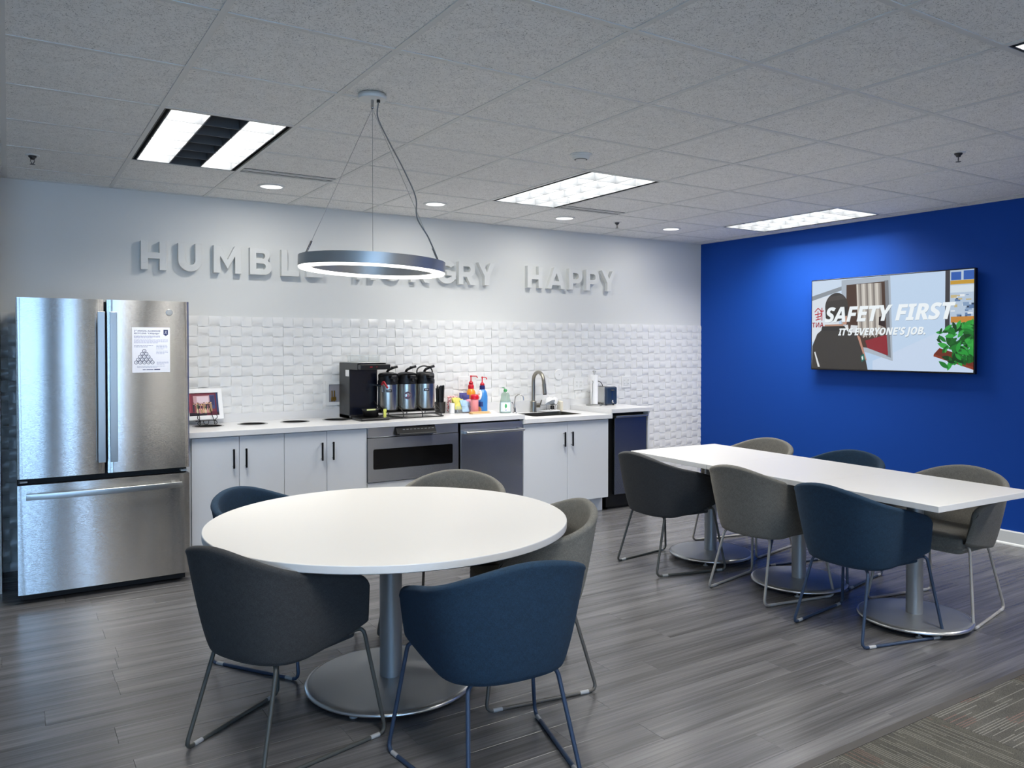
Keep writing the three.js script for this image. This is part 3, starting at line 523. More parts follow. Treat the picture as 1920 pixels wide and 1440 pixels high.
// ------------------------------------------------------------------ kitchen run
function handleOn(door, x, y0, y1) {
  part('handle', [span(x - 0.006, x + 0.006, y0, y1, 0.642, 0.654, 0.002)], std({ color: 0x16171c, roughness: 0.25, metalness: 0.6 }), door);
  part('handle_post', [cyl(0.0045, 0.0045, 0.025, 0, 0, 0, 12).rotateX(Math.PI / 2).translate(x, y0 + 0.012, 0.631), cyl(0.0045, 0.0045, 0.025, 0, 0, 0, 12).rotateX(Math.PI / 2).translate(x, y1 - 0.012, 0.631)], M.chrome, door);
}
function baseCabinet(x0, x1, top, bottom, label, hy, open) {
  const t = thing('base_cabinet', label, 'cabinet', [0, 0, 0], 0, 'white base cabinets');
  if (open) { part('carcass_side', span(x0 + 0.0005, x0 + 0.018, bottom, top, 0.02, 0.6), M.laminate, t); part('carcass_side', span(x1 - 0.018, x1 - 0.0005, bottom, top, 0.02, 0.6), M.laminate, t); part('carcass_floor', span(x0 + 0.018, x1 - 0.018, bottom, bottom + 0.018, 0.02, 0.6), M.laminate, t); }
  else part('carcass', span(x0 + 0.0005, x1 - 0.0005, bottom, top, 0.02, 0.6), M.laminate, t);
  part('toe_kick', span(x0 + 0.001, x1 - 0.001, 0, bottom, 0.52, 0.535), M.laminate, t);
  const m = (x0 + x1) / 2;
  for (const [a, b, s] of [[x0 + 0.0015, m - 0.0015, -1], [m + 0.0015, x1 - 0.0015, 1]]) {
    const d = part('door', span(a, b, bottom, top - 0.006, 0.601, 0.62, 0.0015), M.laminate, t);
    handleOn(d, m + s * 0.0405, hy[0], hy[1]);
  }
  return t;
}
baseCabinet(-5.24, -4.634, 0.868, 0.115, 'white two door base cabinet next to the refrigerator', [0.651, 0.781]);
baseCabinet(-4.634, -4.028, 0.868, 0.115, 'white two door base cabinet beside the microwave drawer', [0.657, 0.786]);
baseCabinet(-2.66, -1.76, 0.828, 0.13, 'wide white sink cabinet between the dishwasher and the small refrigerator', [0.613, 0.737], true);
single('filler_strip', span(-5.29, -5.241, 0.1, 0.868, 0.02, 0.6), M.laminate, 'narrow white filler strip between refrigerator and first cabinet', 'filler');
{
  const t = thing('microwave_drawer', 'stainless steel drawer microwave with a black window under the counter', 'microwave', [0, 0, 0]);
  const x0 = -4.026, x1 = -3.273;
  part('body', span(x0, x1, 0.463, 0.868, 0.03, 0.6), M.darkGray, t);
  part('control_fascia', span(x0, x1, 0.795, 0.866, 0.6, 0.625, 0.002), M.steelDark, t);
  const dr = new THREE.Shape(); dr.moveTo(x0, 0.465); dr.lineTo(x1, 0.465); dr.lineTo(x1, 0.789); dr.lineTo(x0, 0.789); dr.closePath(); dr.holes.push(roundRect(-3.983, 0.557, -3.323, 0.707, 0.012, THREE.Path));
  const d = part('drawer_front', new THREE.ExtrudeGeometry(dr, { depth: 0.03, bevelEnabled: false }).translate(0, 0, 0.6), M.steelDark, t);
  part('window', new THREE.ExtrudeGeometry(roundRect(-3.9825, 0.5575, -3.3235, 0.7065, 0.0115), { depth: 0.026, bevelEnabled: false }).translate(0, 0, 0.6), M.blackGloss, d);
  const c = part('control_panel', new THREE.ExtrudeGeometry(new THREE.Shape([new THREE.Vector2(0.6, 0.868), new THREE.Vector2(0.634, 0.862), new THREE.Vector2(0.668, 0.815), new THREE.Vector2(0.66, 0.803), new THREE.Vector2(0.6, 0.803)]), { depth: 0.325, bevelEnabled: false }).rotateY(-Math.PI / 2).translate(-3.482, 0, 0), std({ color: 0x050506, roughness: 0.85 }), t);
  part('panel_lip', span(-3.79, -3.482, 0.806, 0.816, 0.664, 0.673, 0.002), M.darkGray, c);
  for (let k = 0; k < 9; k++) part('button', span(-3.755 + k * 0.03, -3.737 + k * 0.03, 0.842, 0.846, 0.646, 0.6505), std({ color: 0x8a8c8c, roughness: 0.5 }), c);
}
{
  const t = thing('drawer_cabinet', 'white cabinet front under the microwave drawer', 'cabinet', [0, 0, 0]);
  part('carcass', span(-4.026, -3.273, 0.115, 0.46, 0.02, 0.6), M.laminate, t);
  part('drawer_front', span(-4.026, -3.273, 0.115, 0.458, 0.601, 0.62, 0.0015), M.laminate, t);
  part('toe_kick', span(-4.026, -3.273, 0, 0.115, 0.52, 0.535), M.laminate, t);
}
{
  const t = thing('dishwasher', 'stainless steel dishwasher with a round bar handle left of the sink', 'dishwasher', [0, 0, 0]);
  part('tub', span(-3.255, -2.675, 0.1, 0.862, 0.03, 0.59), M.black, t);
  const d = part('door', span(-3.255, -2.672, 0.12, 0.856, 0.59, 0.632, 0.004), M.steelDark, t);
  part('handle', rod([-3.225, 0.788, 0.682], [-2.69, 0.788, 0.682], 0.0105, 16), M.steelPlain, d);
  for (const x of [-3.215, -2.7]) part('handle_bracket', [cyl(0.014, 0.014, 0.03, x, 0, 0, 18).rotateZ(Math.PI / 2).translate(x, 0.788 + x, 0.682).translate(0, -x, 0), box(0.024, 0.024, 0.05, x, 0.788, 0.657, 0.004)].slice(1), M.steelPlain, d);
  part('toe_kick', span(-3.255, -2.675, 0, 0.1, 0.52, 0.535), M.black, t);
}
{
  const t = thing('bar_refrigerator', 'small dark undercounter refrigerator at the right end of the counter', 'refrigerator', [0, 0, 0]);
  part('cabinet', span(-1.731, -1.292, 0.02, 0.862, 0.03, 0.55), M.black, t);
  const d = part('door', span(-1.672, -1.292, 0.135, 0.825, 0.56, 0.6, 0.004), phys({ color: 0x7e8288, roughness: 0.26, metalness: 1, anisotropy: 0.7, anisotropyRotation: Math.PI / 2 }), t);
  part('door_grip', span(-1.672, -1.292, 0.828, 0.845, 0.575, 0.625, 0.004), M.steelPlain, d);
  part('toe_grille', span(-1.7, -1.292, 0, 0.12, 0.5, 0.53), M.black, t);
}
single('end_panel', span(-1.289, -1.27, 0, 0.874, 0.02, 0.612), M.laminate, 'white end panel at the right end of the counter run', 'panel');

// worktops
function plan(x0, x1, z0, z1, holes) { const s = new THREE.Shape(); s.moveTo(x0, z0); s.lineTo(x1, z0); s.lineTo(x1, z1); s.lineTo(x0, z1); s.closePath(); s.holes.push(...holes); return s; }
{
  const centres = [-5.06, -4.754, -4.445, -4.125], hz = 0.245, hr = 0.1;
  const t = thing('worktop', 'long white quartz worktop with four round waste openings', 'worktop', [0, 0, 0]);
  part('slab', raise(plan(-5.29, -2.66, 0.014, 0.645, centres.map((x) => { const p = new THREE.Path(); p.absarc(x, hz, hr, 0, Math.PI * 2); return p; })), 0.869, 0.905, 0.0015, 40), M.quartz, t);
  part('upstand', span(-5.29, -2.66, 0.905, 0.968, 0.013, 0.028, 0.001), M.quartz, t);
  centres.forEach((x) => {
    const r = part('waste_ring', lathe([[hr - 0.009, 0.001], [hr - 0.006, 0.0035], [hr + 0.003, 0.0035], [hr + 0.007, 0.0005]], 56), M.steelPlain, t); r.position.set(x, 0.905, hz);
    part('chute', lathe([[0, -0.034], [hr - 0.009, -0.034], [hr - 0.009, 0.001]], 40), new THREE.MeshStandardMaterial({ color: 0x050505, roughness: 0.7, side: THREE.DoubleSide }), r);
  });
}
{
  const t = thing('sink_worktop', 'lowered white quartz worktop around the sink', 'worktop', [0, 0, 0]);
  part('slab', raise(plan(-2.659, -1.746, 0.014, 0.645, [roundRect(-2.45, 0.13, -1.93, 0.475, 0.035, THREE.Path)]), 0.829, 0.866, 0.0015), M.quartz, t);
  part('upstand', span(-2.659, -1.746, 0.866, 0.968, 0.013, 0.028, 0.001), M.quartz, t);
  part('side_upstand', span(-2.672, -2.66, 0.829, 0.869, 0.03, 0.643), M.quartz, t);
}
{
  const t = thing('sink', 'undermounted stainless steel sink below the faucet', 'sink', [0, 0, 0]);
  const o = roundRect(-2.449, 0.131, -1.931, 0.474, 0.034); o.holes.push(roundRect(-2.446, 0.134, -1.934, 0.471, 0.031, THREE.Path));
  part('basin_wall', smooth(raise(o, 0.66, 0.8645, 0)), M.nickel, t);
  part('basin_floor', raise(roundRect(-2.449, 0.131, -1.931, 0.474, 0.034), 0.652, 0.66), M.nickel, t);
  part('drain', lathe([[0, 0.661], [0.03, 0.661], [0.043, 0.664], [0.045, 0.66]]).translate(-2.19, 0, 0.3), M.chrome, t);
}
{
  const t = thing('bar_worktop', 'raised white quartz worktop over the small refrigerator', 'worktop', [0, 0, 0]);
  part('slab', raise(plan(-1.745, -1.265, 0.014, 0.645, []), 0.875, 0.911, 0.0015), M.quartz, t);
  part('riser', span(-1.745, -1.733, 0.829, 0.8745, 0.03, 0.6435), M.quartz, t);
  part('upstand', span(-1.745, -1.45, 0.911, 0.968, 0.013, 0.028, 0.001), M.quartz, t);
}

// ------------------------------------------------------------------ tables
function pedestal(t, rBase, rCol, top) {
  const b = part('base', lathe([[0, 0.018], [rBase - 0.02, 0.018], [rBase - 0.004, 0.02], [rBase - 0.002, 0.022], [rBase - 0.004, 0.031], [rBase - 0.03, 0.0365], [rCol + 0.01, 0.043], [rCol, 0.043]].map(([a, b]) => [a, b + 0.01]), 72), M.silver, t);
  part('base_rim', lathe([[rBase - 0.008, 0.0175], [rBase, 0.0185], [rBase + 0.001, 0.024], [rBase - 0.003, 0.0315], [rBase - 0.012, 0.034]].map(([a, b]) => [a, b + 0.01]), 72), M.silverRim, b);
  for (let k = 0; k < 4; k++) { const a = k * Math.PI / 2 + 0.9; part('glide', lathe([[0, 0], [0.016, 0], [0.017, 0.004], [0.006, 0.008], [0.005, 0.029]], 16).translate(Math.cos(a) * rBase * 0.86, 0, Math.sin(a) * rBase * 0.86), M.glide, b); }
  part('column', lathe([[rCol, 0.04], [rCol, top - 0.03]], 40), M.silver, t);
  part('mounting_plate', [span(-0.22, 0.22, top - 0.036, top - 0.03, -0.03, 0.03), span(-0.03, 0.03, top - 0.036, top - 0.03, -0.22, 0.22), cyl(rCol + 0.03, rCol + 0.03, 0.01, 0, top - 0.038, 0)], M.silver, t);
}
const TH_TOP = 0.731;
{
  const t = thing('round_table', 'large round white table under the ring pendant', 'table', [-4.855, 0, 2.962], 0);
  const r = 0.76;
  const top = part('table_top', lathe([[0, TH_TOP - 0.03], [r - 0.002, TH_TOP - 0.03], [r - 0.0015, TH_TOP - 0.002], [r - 0.003, TH_TOP], [0, TH_TOP]], 160), M.tableWhite, t);
  part('edge_band', lathe([[r - 0.003, TH_TOP - 0.0295], [r - 0.0005, TH_TOP - 0.0285], [r, TH_TOP - 0.026], [r, TH_TOP - 0.004], [r - 0.001, TH_TOP - 0.0012], [r - 0.003, TH_TOP - 0.0004]], 160), M.tableEdge, top);
  pedestal(t, 0.362, 0.048, TH_TOP);
}
const rectTurn = 2.2 * R;
['farthest from the camera, by the kitchen', 'in the middle of the row', 'nearest the camera'].forEach((w, k) => {
  const d = (k - 1) * 0.764, t = thing('square_table', `white square table of the long row, ${w}`, 'table', [-2.15 - Math.sin(rectTurn) * d, 0, 2.96 + Math.cos(rectTurn) * d], -rectTurn, 'square tables pushed into a long row');
  const top = part('table_top', box(0.81, 0.03, 0.763, 0, 0.725 - 0.015, 0, 0.0015), M.tableWhite, t);
  part('edge_band', [span(-0.4055, -0.4045, 0.6965, 0.7235, -0.38, 0.38), span(0.4045, 0.4055, 0.6965, 0.7235, -0.38, 0.38), ...(k === 2 ? [span(-0.4, 0.4, 0.6965, 0.7235, 0.3812, 0.382)] : []), ...(k === 0 ? [span(-0.4, 0.4, 0.6965, 0.7235, -0.382, -0.3812)] : [])], M.tableEdge, top);
  pedestal(t, 0.284, 0.042, 0.725);
});

// ------------------------------------------------------------------ tub chairs
const shellGeometry = (() => {
  const outline = (a, zc, zb, zf, n) => {    // from the tip of one arm round the back to the other tip
    const pts = [], nA = 14, nC = 34;
    for (let k = 0; k < nA; k++) { const u = 1 - (1 - k / nA) ** 1; const e = k / nA; pts.push([-a * (1 - 0.05 * (1 - e) ** 2), zf + (zc - zf) * (e < 0.25 ? e * 0.6 : 0.15 + (e - 0.25) * 0.85 / 0.75)]); }
    for (let k = 0; k <= nC; k++) { const th = Math.PI * k / nC, c = Math.cos(th), s = Math.sin(th); pts.push([-a * Math.sign(c) * Math.abs(c) ** (2 / n), zc - (zc - zb) * Math.abs(s) ** (2 / n)]); }
    const left = pts.slice(0, nA); for (let k = nA - 1; k >= 0; k--) pts.push([-left[k][0], left[k][1]]);
    return pts;
  };
  const T = outline(0.298, -0.02, -0.294, 0.2, 2.65), B = outline(0.226, -0.03, -0.215, 0.222, 2.5), N = T.length;
  const curve = (k, pts) => { let q = 1; while (q < pts.length - 1 && k > pts[q][0]) q++; const [a, b] = [pts[q - 1], pts[q]], u = Math.min(1, Math.max(0, (k - a[0]) / (b[0] - a[0]))); return a[1] + (b[1] - a[1]) * u; };
  const rimAt = (s) => { let t = 0; for (let k = -3; k <= 3; k++) t += curve(Math.abs(s + k * 0.03), [[0, 0.784], [0.2, 0.766], [0.35, 0.736], [0.5, 0.701], [0.75, 0.662], [1, 0.612], [1.2, 0.57]]); return t / 7; };
  const len = [0]; for (let k = 1; k < N; k++) len.push(len[k - 1] + Math.hypot(T[k][0] - T[k - 1][0], T[k][1] - T[k - 1][1]));
  const L = len[N - 1], th = 0.036, P = [], U = [], I = [], rows = [];
  for (let i = 0; i < N; i++) {
    const p = T[Math.max(0, i - 1)], q = T[Math.min(N - 1, i + 1)], d = Math.hypot(q[0] - p[0], q[1] - p[1]) || 1, nx = -(q[1] - p[1]) / d, nz = (q[0] - p[0]) / d;   // inward
    const e = Math.min(len[i], L - len[i]), s = Math.abs(len[i] - L / 2) / (L / 2), lift = Math.max(0, (s - 0.45) / 0.55), Y0 = 0.366 + 0.07 * lift * lift, wide = 1 + 0.2 * lift * lift;
    let rim = rimAt(s);
    if (e < 0.06) rim -= 0.06 - Math.sqrt(Math.max(0, 0.06 ** 2 - (0.06 - e) ** 2));
    const f = e < 0.022 ? Math.max(0.04, Math.sqrt(1 - (1 - e / 0.022) ** 2)) : 1, row = [];
    const at = (v, off) => { const w = v ** 0.72, bx = B[i][0] * wide, x = bx + (T[i][0] - bx) * w, z = B[i][1] + (T[i][1] - B[i][1]) * w, o = th / 2 + (off - th / 2) * f; return [x + nx * o, Y0 + (rim - Y0) * v, z + nz * o]; };
    const put = (p3, v) => { row.push(P.length / 3); P.push(...p3); U.push(len[i], v); };
    const un = at(0, 0.05); put([un[0], Y0 - 0.004, un[2]], -0.06);
    const un2 = at(0, 0.014); put([un2[0], Y0 - 0.003, un2[2]], -0.02);
    for (const v of [0.015, 0.05, 0.1, 0.18, 0.28, 0.4, 0.54, 0.68, 0.82, 0.93]) put(at(v, 0), v * 0.4);
    for (let a = 0; a <= 6; a++) { const g = Math.PI * a / 6, m = at(1, th / 2), c = at(1, th / 2 - Math.cos(g) * th / 2); put([c[0], m[1] - th * 0.5 * f * (1 - Math.sin(g)) * 0.9, c[2]], 0.4 + a * 0.008); }
    for (const v of [0.93, 0.82, 0.68, 0.54, 0.4, 0.28, 0.2]) put(at(v, th), 0.45 + (1 - v) * 0.4);
    rows.push(row);
  }
  const m = rows[0].length;
  for (let i = 0; i < N - 1; i++) for (let j = 0; j < m - 1; j++) { const a = rows[i][j], b = rows[i + 1][j], c = rows[i + 1][j + 1], d = rows[i][j + 1]; I.push(a, d, c, a, c, b); }
  for (const [row, flip] of [[rows[0], 0], [rows[N - 1], 1]]) for (let j = 1; j < m - 1; j++) flip ? I.push(row[0], row[j], row[j + 1]) : I.push(row[0], row[j + 1], row[j]);
  const g = new THREE.BufferGeometry(); g.setAttribute('position', new THREE.Float32BufferAttribute(P, 3)); g.setAttribute('uv', new THREE.Float32BufferAttribute(U, 2)); g.setIndex(I); g.computeVertexNormals();
  return g;
})();
function seatShape(inset, front) {
  const s = new THREE.Shape(), a = 0.222 - inset, b = -0.2 + inset; s.moveTo(-a, front - 0.03); s.quadraticCurveTo(-a, front, -a + 0.05, front + 0.006); s.quadraticCurveTo(0, front + 0.02, a - 0.05, front + 0.006); s.quadraticCurveTo(a, front, a, front - 0.03);
  s.lineTo(a, -0.06); s.bezierCurveTo(a, b + 0.03, a * 0.6, b, 0, b); s.bezierCurveTo(-a * 0.6, b, -a, b + 0.03, -a, -0.06); s.closePath(); return s;
}
const seatGeometry = smooth(raise(seatShape(0.004, 0.225), 0.392, 0.452, 0.014, 16), 0.7), panGeometry = smooth(raise(seatShape(0.02, 0.205), 0.366, 0.395, 0.006, 16), 0.7);
const RR = 0.0078;
const sledGeometry = [-1, 1].map((s) => tube([[s * 0.1, 0.362, 0.12], [s * 0.17, 0.37, 0.15], [s * 0.248, 0.418, 0.188], [s * 0.305, RR, 0.25], [s * 0.21, RR, -0.25], [s * 0.168, 0.366, -0.15], [s * 0.08, 0.36, -0.125]], RR, 0.035, 110, 10));
const glideGeometry = [-1, 1].flatMap((s) => [0.1, 0.88].map((k) => { const a = V(s * 0.305, RR, 0.25), b = V(s * 0.21, RR, -0.25), p = a.clone().lerp(b, k), d = b.clone().sub(a).normalize().multiplyScalar(0.02); return rod(p.clone().sub(d).toArray(), p.clone().add(d).toArray(), RR + 0.0006, 12); }));
const kinds = {
  charcoal: { cloth: fabric(0x5b5d5f), rod: std({ color: 0x50524f, roughness: 0.45, metalness: 0.2 }) },
  gray: { cloth: fabric(0xbcb9ae), rod: std({ color: 0x5b5955, roughness: 0.45, metalness: 0.2 }) },
  taupe: { cloth: fabric(0xadaaa0), rod: std({ color: 0xa3a09b, roughness: 0.45, metalness: 0.2 }) },
  navy: { cloth: fabric(0x2b5272), rod: std({ color: 0x32435c, roughness: 0.45, metalness: 0.2 }) },
};
function chair(kind, x, z, fx, fz, label, group) {
  const k = kinds[kind], t = thing('tub_chair', label, 'chair', [x, 0, z], Math.atan2(fx, fz), group);
  part('shell', shellGeometry, k.cloth, t); part('seat', seatGeometry, k.cloth, t); part('seat_pan', panGeometry, k.cloth, t);
  sledGeometry.forEach((g, s) => { const r = part('sled_leg', g, k.rod, t); for (const q of [0, 1]) part('glide', glideGeometry[s * 2 + q], M.glide, r); });
}
const gA = 'tub chairs around the round table', gB = 'tub chairs along the row of square tables';
chair('charcoal', -5.396, 3.17, 0.912, -0.41, 'charcoal tub chair at the round table nearest the camera on the left', gA);
chair('navy', -4.805, 3.748, 0.082, -0.997, 'navy blue tub chair at the round table with its back to the camera', gA);
chair('gray', -4.307, 3.207, -0.945, -0.326, 'gray tub chair on the right side of the round table', gA);
chair('gray', -4.29, 2.41, -0.655, 0.755, 'gray tub chair behind the round table in front of the dishwasher', gA);
chair('navy', -5.136, 2.312, 0.7, 0.714, 'blue tub chair behind the round table beside the refrigerator', gA);
chair('charcoal', -2.52, 2.175, 0.998, 0.06, 'charcoal tub chair at the long table row closest to the kitchen', gB);
chair('taupe', -2.42, 2.92, 1, -0.01, 'taupe gray tub chair between charcoal and navy chairs at the long table row', gB);
chair('navy', -2.51, 3.62, 0.998, 0.06, 'navy blue tub chair at the near end of the long table row', gB);
chair('taupe', -1.655, 2.11, -1, 0, 'gray tub chair against the blue wall at the far end of the table row', gB);
chair('navy', -1.75, 2.89, -1, 0, 'blue tub chair between two gray chairs by the blue wall', gB);
chair('taupe', -1.807, 3.666, -1, 0, 'light gray tub chair by the blue wall at the near end of the table row', gB);
// ------------------------------------------------------------------ things on the counter
const CY = 0.9053;
{ // coffee brewer
  const t = thing('coffee_brewer', 'tall black commercial coffee brewer on the counter', 'coffee machine', [0, 0, 0]);
  const x0 = -4.03, x1 = -3.8, side = std({ color: 0x3a3b3a, roughness: 0.45 });
  for (const a of [x0, x1 - 0.004]) part('side_panel', new THREE.ExtrudeGeometry(new THREE.Shape([[-0.05, CY + 0.004], [-0.265, CY + 0.004], [-0.265, 1.29], [-0.44, 1.29], [-0.44, 1.338], [-0.05, 1.338]].map(([q, y]) => new THREE.Vector2(q, y))), { depth: 0.004, bevelEnabled: false }).rotateY(Math.PI / 2).translate(a, 0, 0), side, t);
  part('tower', span(x0 + 0.004, x1 - 0.004, CY + 0.004, 1.338, 0.05, 0.262, 0.002), std({ color: 0x0e1220, roughness: 0.25 }), t);
  part('head', [span(x0 + 0.004, x1 - 0.004, 1.29, 1.34, 0.262, 0.44, 0.003), span(x0 + 0.002, x1 + 0.012, 1.293, 1.332, 0.44, 0.5, 0.006)], M.blackPlastic, t);
  part('lid', span(x0 + 0.002, x1 - 0.002, 1.34, 1.345, 0.05, 0.46, 0.002), M.steelPlain, t);
  part('base', [span(x0, x1, CY + 0.001, CY + 0.03, 0.05, 0.3, 0.002), span(x0 + 0.003, x1 + 0.006, CY + 0.001, CY + 0.02, 0.3, 0.505, 0.008)], M.blackPlastic, t);
  part('brew_funnel', lathe([[0, CY + 0.022], [0.05, CY + 0.022], [0.066, CY + 0.075], [0.07, CY + 0.085], [0, CY + 0.085]]).translate(-3.905, 0, 0.39), M.blackPlastic, t);
  part('funnel_label', span(-3.965, -3.895, CY + 0.077, CY + 0.088, 0.461, 0.4625), std({ color: 0xd6dc9a, roughness: 0.6 }), t);
  part('hang_tag', [span(-3.832, -3.806, CY + 0.062, CY + 0.084, 0.462, 0.4632), span(-3.826, -3.814, CY + 0.058, CY + 0.062, 0.462, 0.4632), span(-3.831, -3.808, CY + 0.01, CY + 0.058, 0.462, 0.4632)], std({ color: 0xd9dd6a, roughness: 0.6 }), t);
  part('rating_plate', span(x0 - 0.0006, x0, 1.235, 1.285, 0.185, 0.262), M.paper, t);
  part('switch', [box(0.02, 0.008, 0.003, -3.945, 1.312, 0.501), box(0.007, 0.007, 0.004, -3.9, 1.313, 0.501)], std({ color: 0x9c2230, roughness: 0.4 }), t);
  part('water_tap', [rod([-3.825, 1.165, 0.262], [-3.825, 1.165, 0.42], 0.01), rod([-3.825, 1.165, 0.415], [-3.825, 1.115, 0.425], 0.009)], M.chrome, t);
  part('tap_lever', tube([[-3.825, 1.17, 0.415], [-3.815, 1.2, 0.425], [-3.79, 1.145, 0.45]], 0.008, 0.015, 20, 8), std({ color: 0xa81726, roughness: 0.35 }), t);
}
{
  const t = thing('filter_tub', 'clear plastic tub of coffee filters on top of the coffee brewer', 'tub', [-3.915, 1.3455, 0.27]);
  part('tub_wall', smooth(raise(roundRect(-0.095, -0.12, 0.095, 0.12, 0.03), 0.001, 0.05, 0.004)), phys({ color: 0xf6f8f8, roughness: 0.12, transmission: 0.92, thickness: 0, ior: 1.4 }), t);
  part('tub_lid', smooth(raise(roundRect(-0.1, -0.125, 0.1, 0.125, 0.032), 0.0505, 0.056, 0.002)), phys({ color: 0xf6f8f8, roughness: 0.12, transmission: 0.85, thickness: 0, ior: 1.4 }), t);
}
{ // rack and pump pots
  const t = thing('airpot_rack', 'black wire rack under the three pump pots', 'rack', [0, 0, 0]);
  const xs4 = [-3.825, -3.665, -3.505, -3.345, -3.25];
  part('base_frame', [tube([[-3.84, CY + 0.005, 0.14], [-3.84, CY + 0.005, 0.47], [-3.3, CY + 0.005, 0.44], [-3.25, CY + 0.005, 0.16], [-3.84, CY + 0.005, 0.14]], 0.0045, 0.03, 80, 7), rod([-3.7, CY + 0.005, 0.14], [-3.62, CY + 0.005, 0.46], 0.004)], M.blackPlastic, t);
  part('shelf', [span(-3.83, -3.33, CY + 0.048, CY + 0.052, 0.22, 0.42, 0.002), span(-3.83, -3.33, CY + 0.03, CY + 0.036, 0.41, 0.45, 0.002)], M.blackPlastic, t);
  for (const x of [-3.828, -3.662, -3.5, -3.336]) part('side_rail', tube([[x, CY + 0.005, 0.16], [x, CY + 0.16, 0.2], [x, CY + 0.05, 0.455], [x, CY + 0.005, 0.46]], 0.004, 0.02, 40, 7), M.blackPlastic, t);
}
const stickerTex = painted(128, 128, (g) => { g.fillStyle = '#3b2f46'; g.fillRect(0, 0, 128, 128); g.strokeStyle = '#b79aa6'; g.lineWidth = 3; g.beginPath(); g.arc(64, 64, 57, 0, 6.3); g.stroke(); g.fillStyle = '#e9e6ec'; g.font = 'bold 26px sans-serif'; g.textAlign = 'center'; g.fillText('THE', 64, 52); g.fillStyle = '#c0607a'; g.fillRect(18, 64, 92, 12); g.fillStyle = '#9a7f92'; g.fillRect(28, 82, 72, 5); g.fillRect(36, 92, 56, 4); });
[[-3.742, 'first steel pump coffee pot, beside the coffee brewer'], [-3.583, 'middle steel pump coffee pot with a round purple sticker'], [-3.422, 'last steel pump coffee pot, beside the black stirrers']].forEach(([x, label], k) => {
  const t = thing('pump_pot', label, 'pump pot', [x, CY + 0.0525, 0.34], 0, 'steel pump pots on the wire rack'), r = 0.077;
  part('body', lathe([[0, 0.002], [r - 0.002, 0.002], [r, 0.02], [r, 0.212], [r - 0.004, 0.218]], 48), phys({ color: 0xb5b1a8, roughness: 0.25, metalness: 1, anisotropy: 0.7 }), t);
  part('base_ring', lathe([[0, 0], [r + 0.001, 0], [r + 0.002, 0.016], [r, 0.018]], 48), M.blackPlastic, t);
  part('shoulder', lathe([[r - 0.002, 0.21], [r + 0.001, 0.214], [r + 0.001, 0.24], [r - 0.004, 0.252], [r - 0.002, 0.262], [r - 0.002, 0.288], [r - 0.012, 0.3], [r - 0.035, 0.306], [0, 0.308]], 48), M.blackPlastic, t);
  const sp = part('spout', [box(0.05, 0.028, 0.075, 0, 0.272, 0.088, 0.008), rod([0, 0.27, 0.11], [0, 0.235, 0.118], 0.011, 12)], M.blackPlastic, t);
  part('pump_lever', [tube([[-0.005, 0.3, -0.01], [-0.002, 0.325, 0.01], [0.035, 0.345, 0.035], [0.06, 0.352, 0.05]], 0.0105, 0.02, 24, 8), box(0.05, 0.012, 0.03, 0.04, 0.347, 0.036, 0.005)], M.blackPlastic, t);
  part('carry_handle', wire(k === 2 ? [[-0.072, 0.268, 0], [-0.06, 0.33, -0.01], [0, 0.352, -0.02], [0.06, 0.33, -0.01], [0.072, 0.268, 0]] : [[-0.074, 0.27, 0], [-0.06, 0.29, 0.05], [0, 0.296, 0.078], [0.06, 0.29, 0.05], [0.074, 0.27, 0]], 0.006, 40, 8), M.blackPlastic, t);
  const a = 0.16 - 0.45, patch = (w, h, y, mat, nm) => { const g = new THREE.CylinderGeometry(r + 0.0007, r + 0.0007, h, 20, 1, true, a - w / r / 2, w / r); part(nm, g.translate(0, y, 0), mat, t); };
  if (k === 1) { const g = new THREE.CircleGeometry(0.031, 32), p = g.attributes.position; for (let q = 0; q < p.count; q++) { const an = a + p.getX(q) / r; p.setXYZ(q, Math.sin(an) * (r + 0.0008), p.getY(q) + 0.125, Math.cos(an) * (r + 0.0008)); } g.computeVertexNormals(); part('sticker', g, std({ map: stickerTex, roughness: 0.5 }), t); }
  else { patch(0.042, 0.022, 0.165, std({ color: 0x20222c, roughness: 0.4 }), 'name_plate'); patch(0.026, 0.008, 0.166, std({ color: 0xb9bcc4, roughness: 0.4 }), 'name_print'); }
});
{ // stirrers in a cup
  const cup = thing('stirrer_cup', 'dark round cup holding black stirrers', 'cup', [-3.19, CY, 0.15]);
  part('wall', smooth(lathe([[0, 0.002], [0.041, 0.002], [0.046, 0.095], [0.043, 0.095], [0.038, 0.006], [0, 0.006]], 24)), std({ color: 0x2b2927, roughness: 0.35 }), cup);
  for (let k = 0; k < 30; k++) {
    const a = hash(k, 1, 91) * 6.28, q = Math.sqrt(hash(k, 2, 91)) * 0.038, l = 0.2 + hash(k, 3, 91) * 0.03;
    const o = single('coffee_stirrer', rod([0, 0, 0], [Math.cos(a) * q * 0.3, l, Math.sin(a) * q * 0.3], 0.0046, 6), M.blackPlastic, 'black plastic stirrer standing in the dark cup', 'stirrer', 'black stirrers in the cup'); o.position.set(-3.19 + Math.cos(a) * q * 0.8, CY + 0.008, 0.15 + Math.sin(a) * q * 0.8);
  }
}
{
  const t = thing('paper_cup', 'small white cup at the front left of the sweetener basket', 'cup', [-3.115, CY, 0.22]);
  part('cup_wall', smooth(lathe([[0, 0.001], [0.022, 0.001], [0.0235, 0.085], [0.021, 0.085], [0.0195, 0.004], [0, 0.004]], 28)), M.paper, t);
  part('cup_rim', new THREE.TorusGeometry(0.0225, 0.0015, 8, 28).rotateX(Math.PI / 2).translate(0, 0.085, 0), M.paper, t);
}
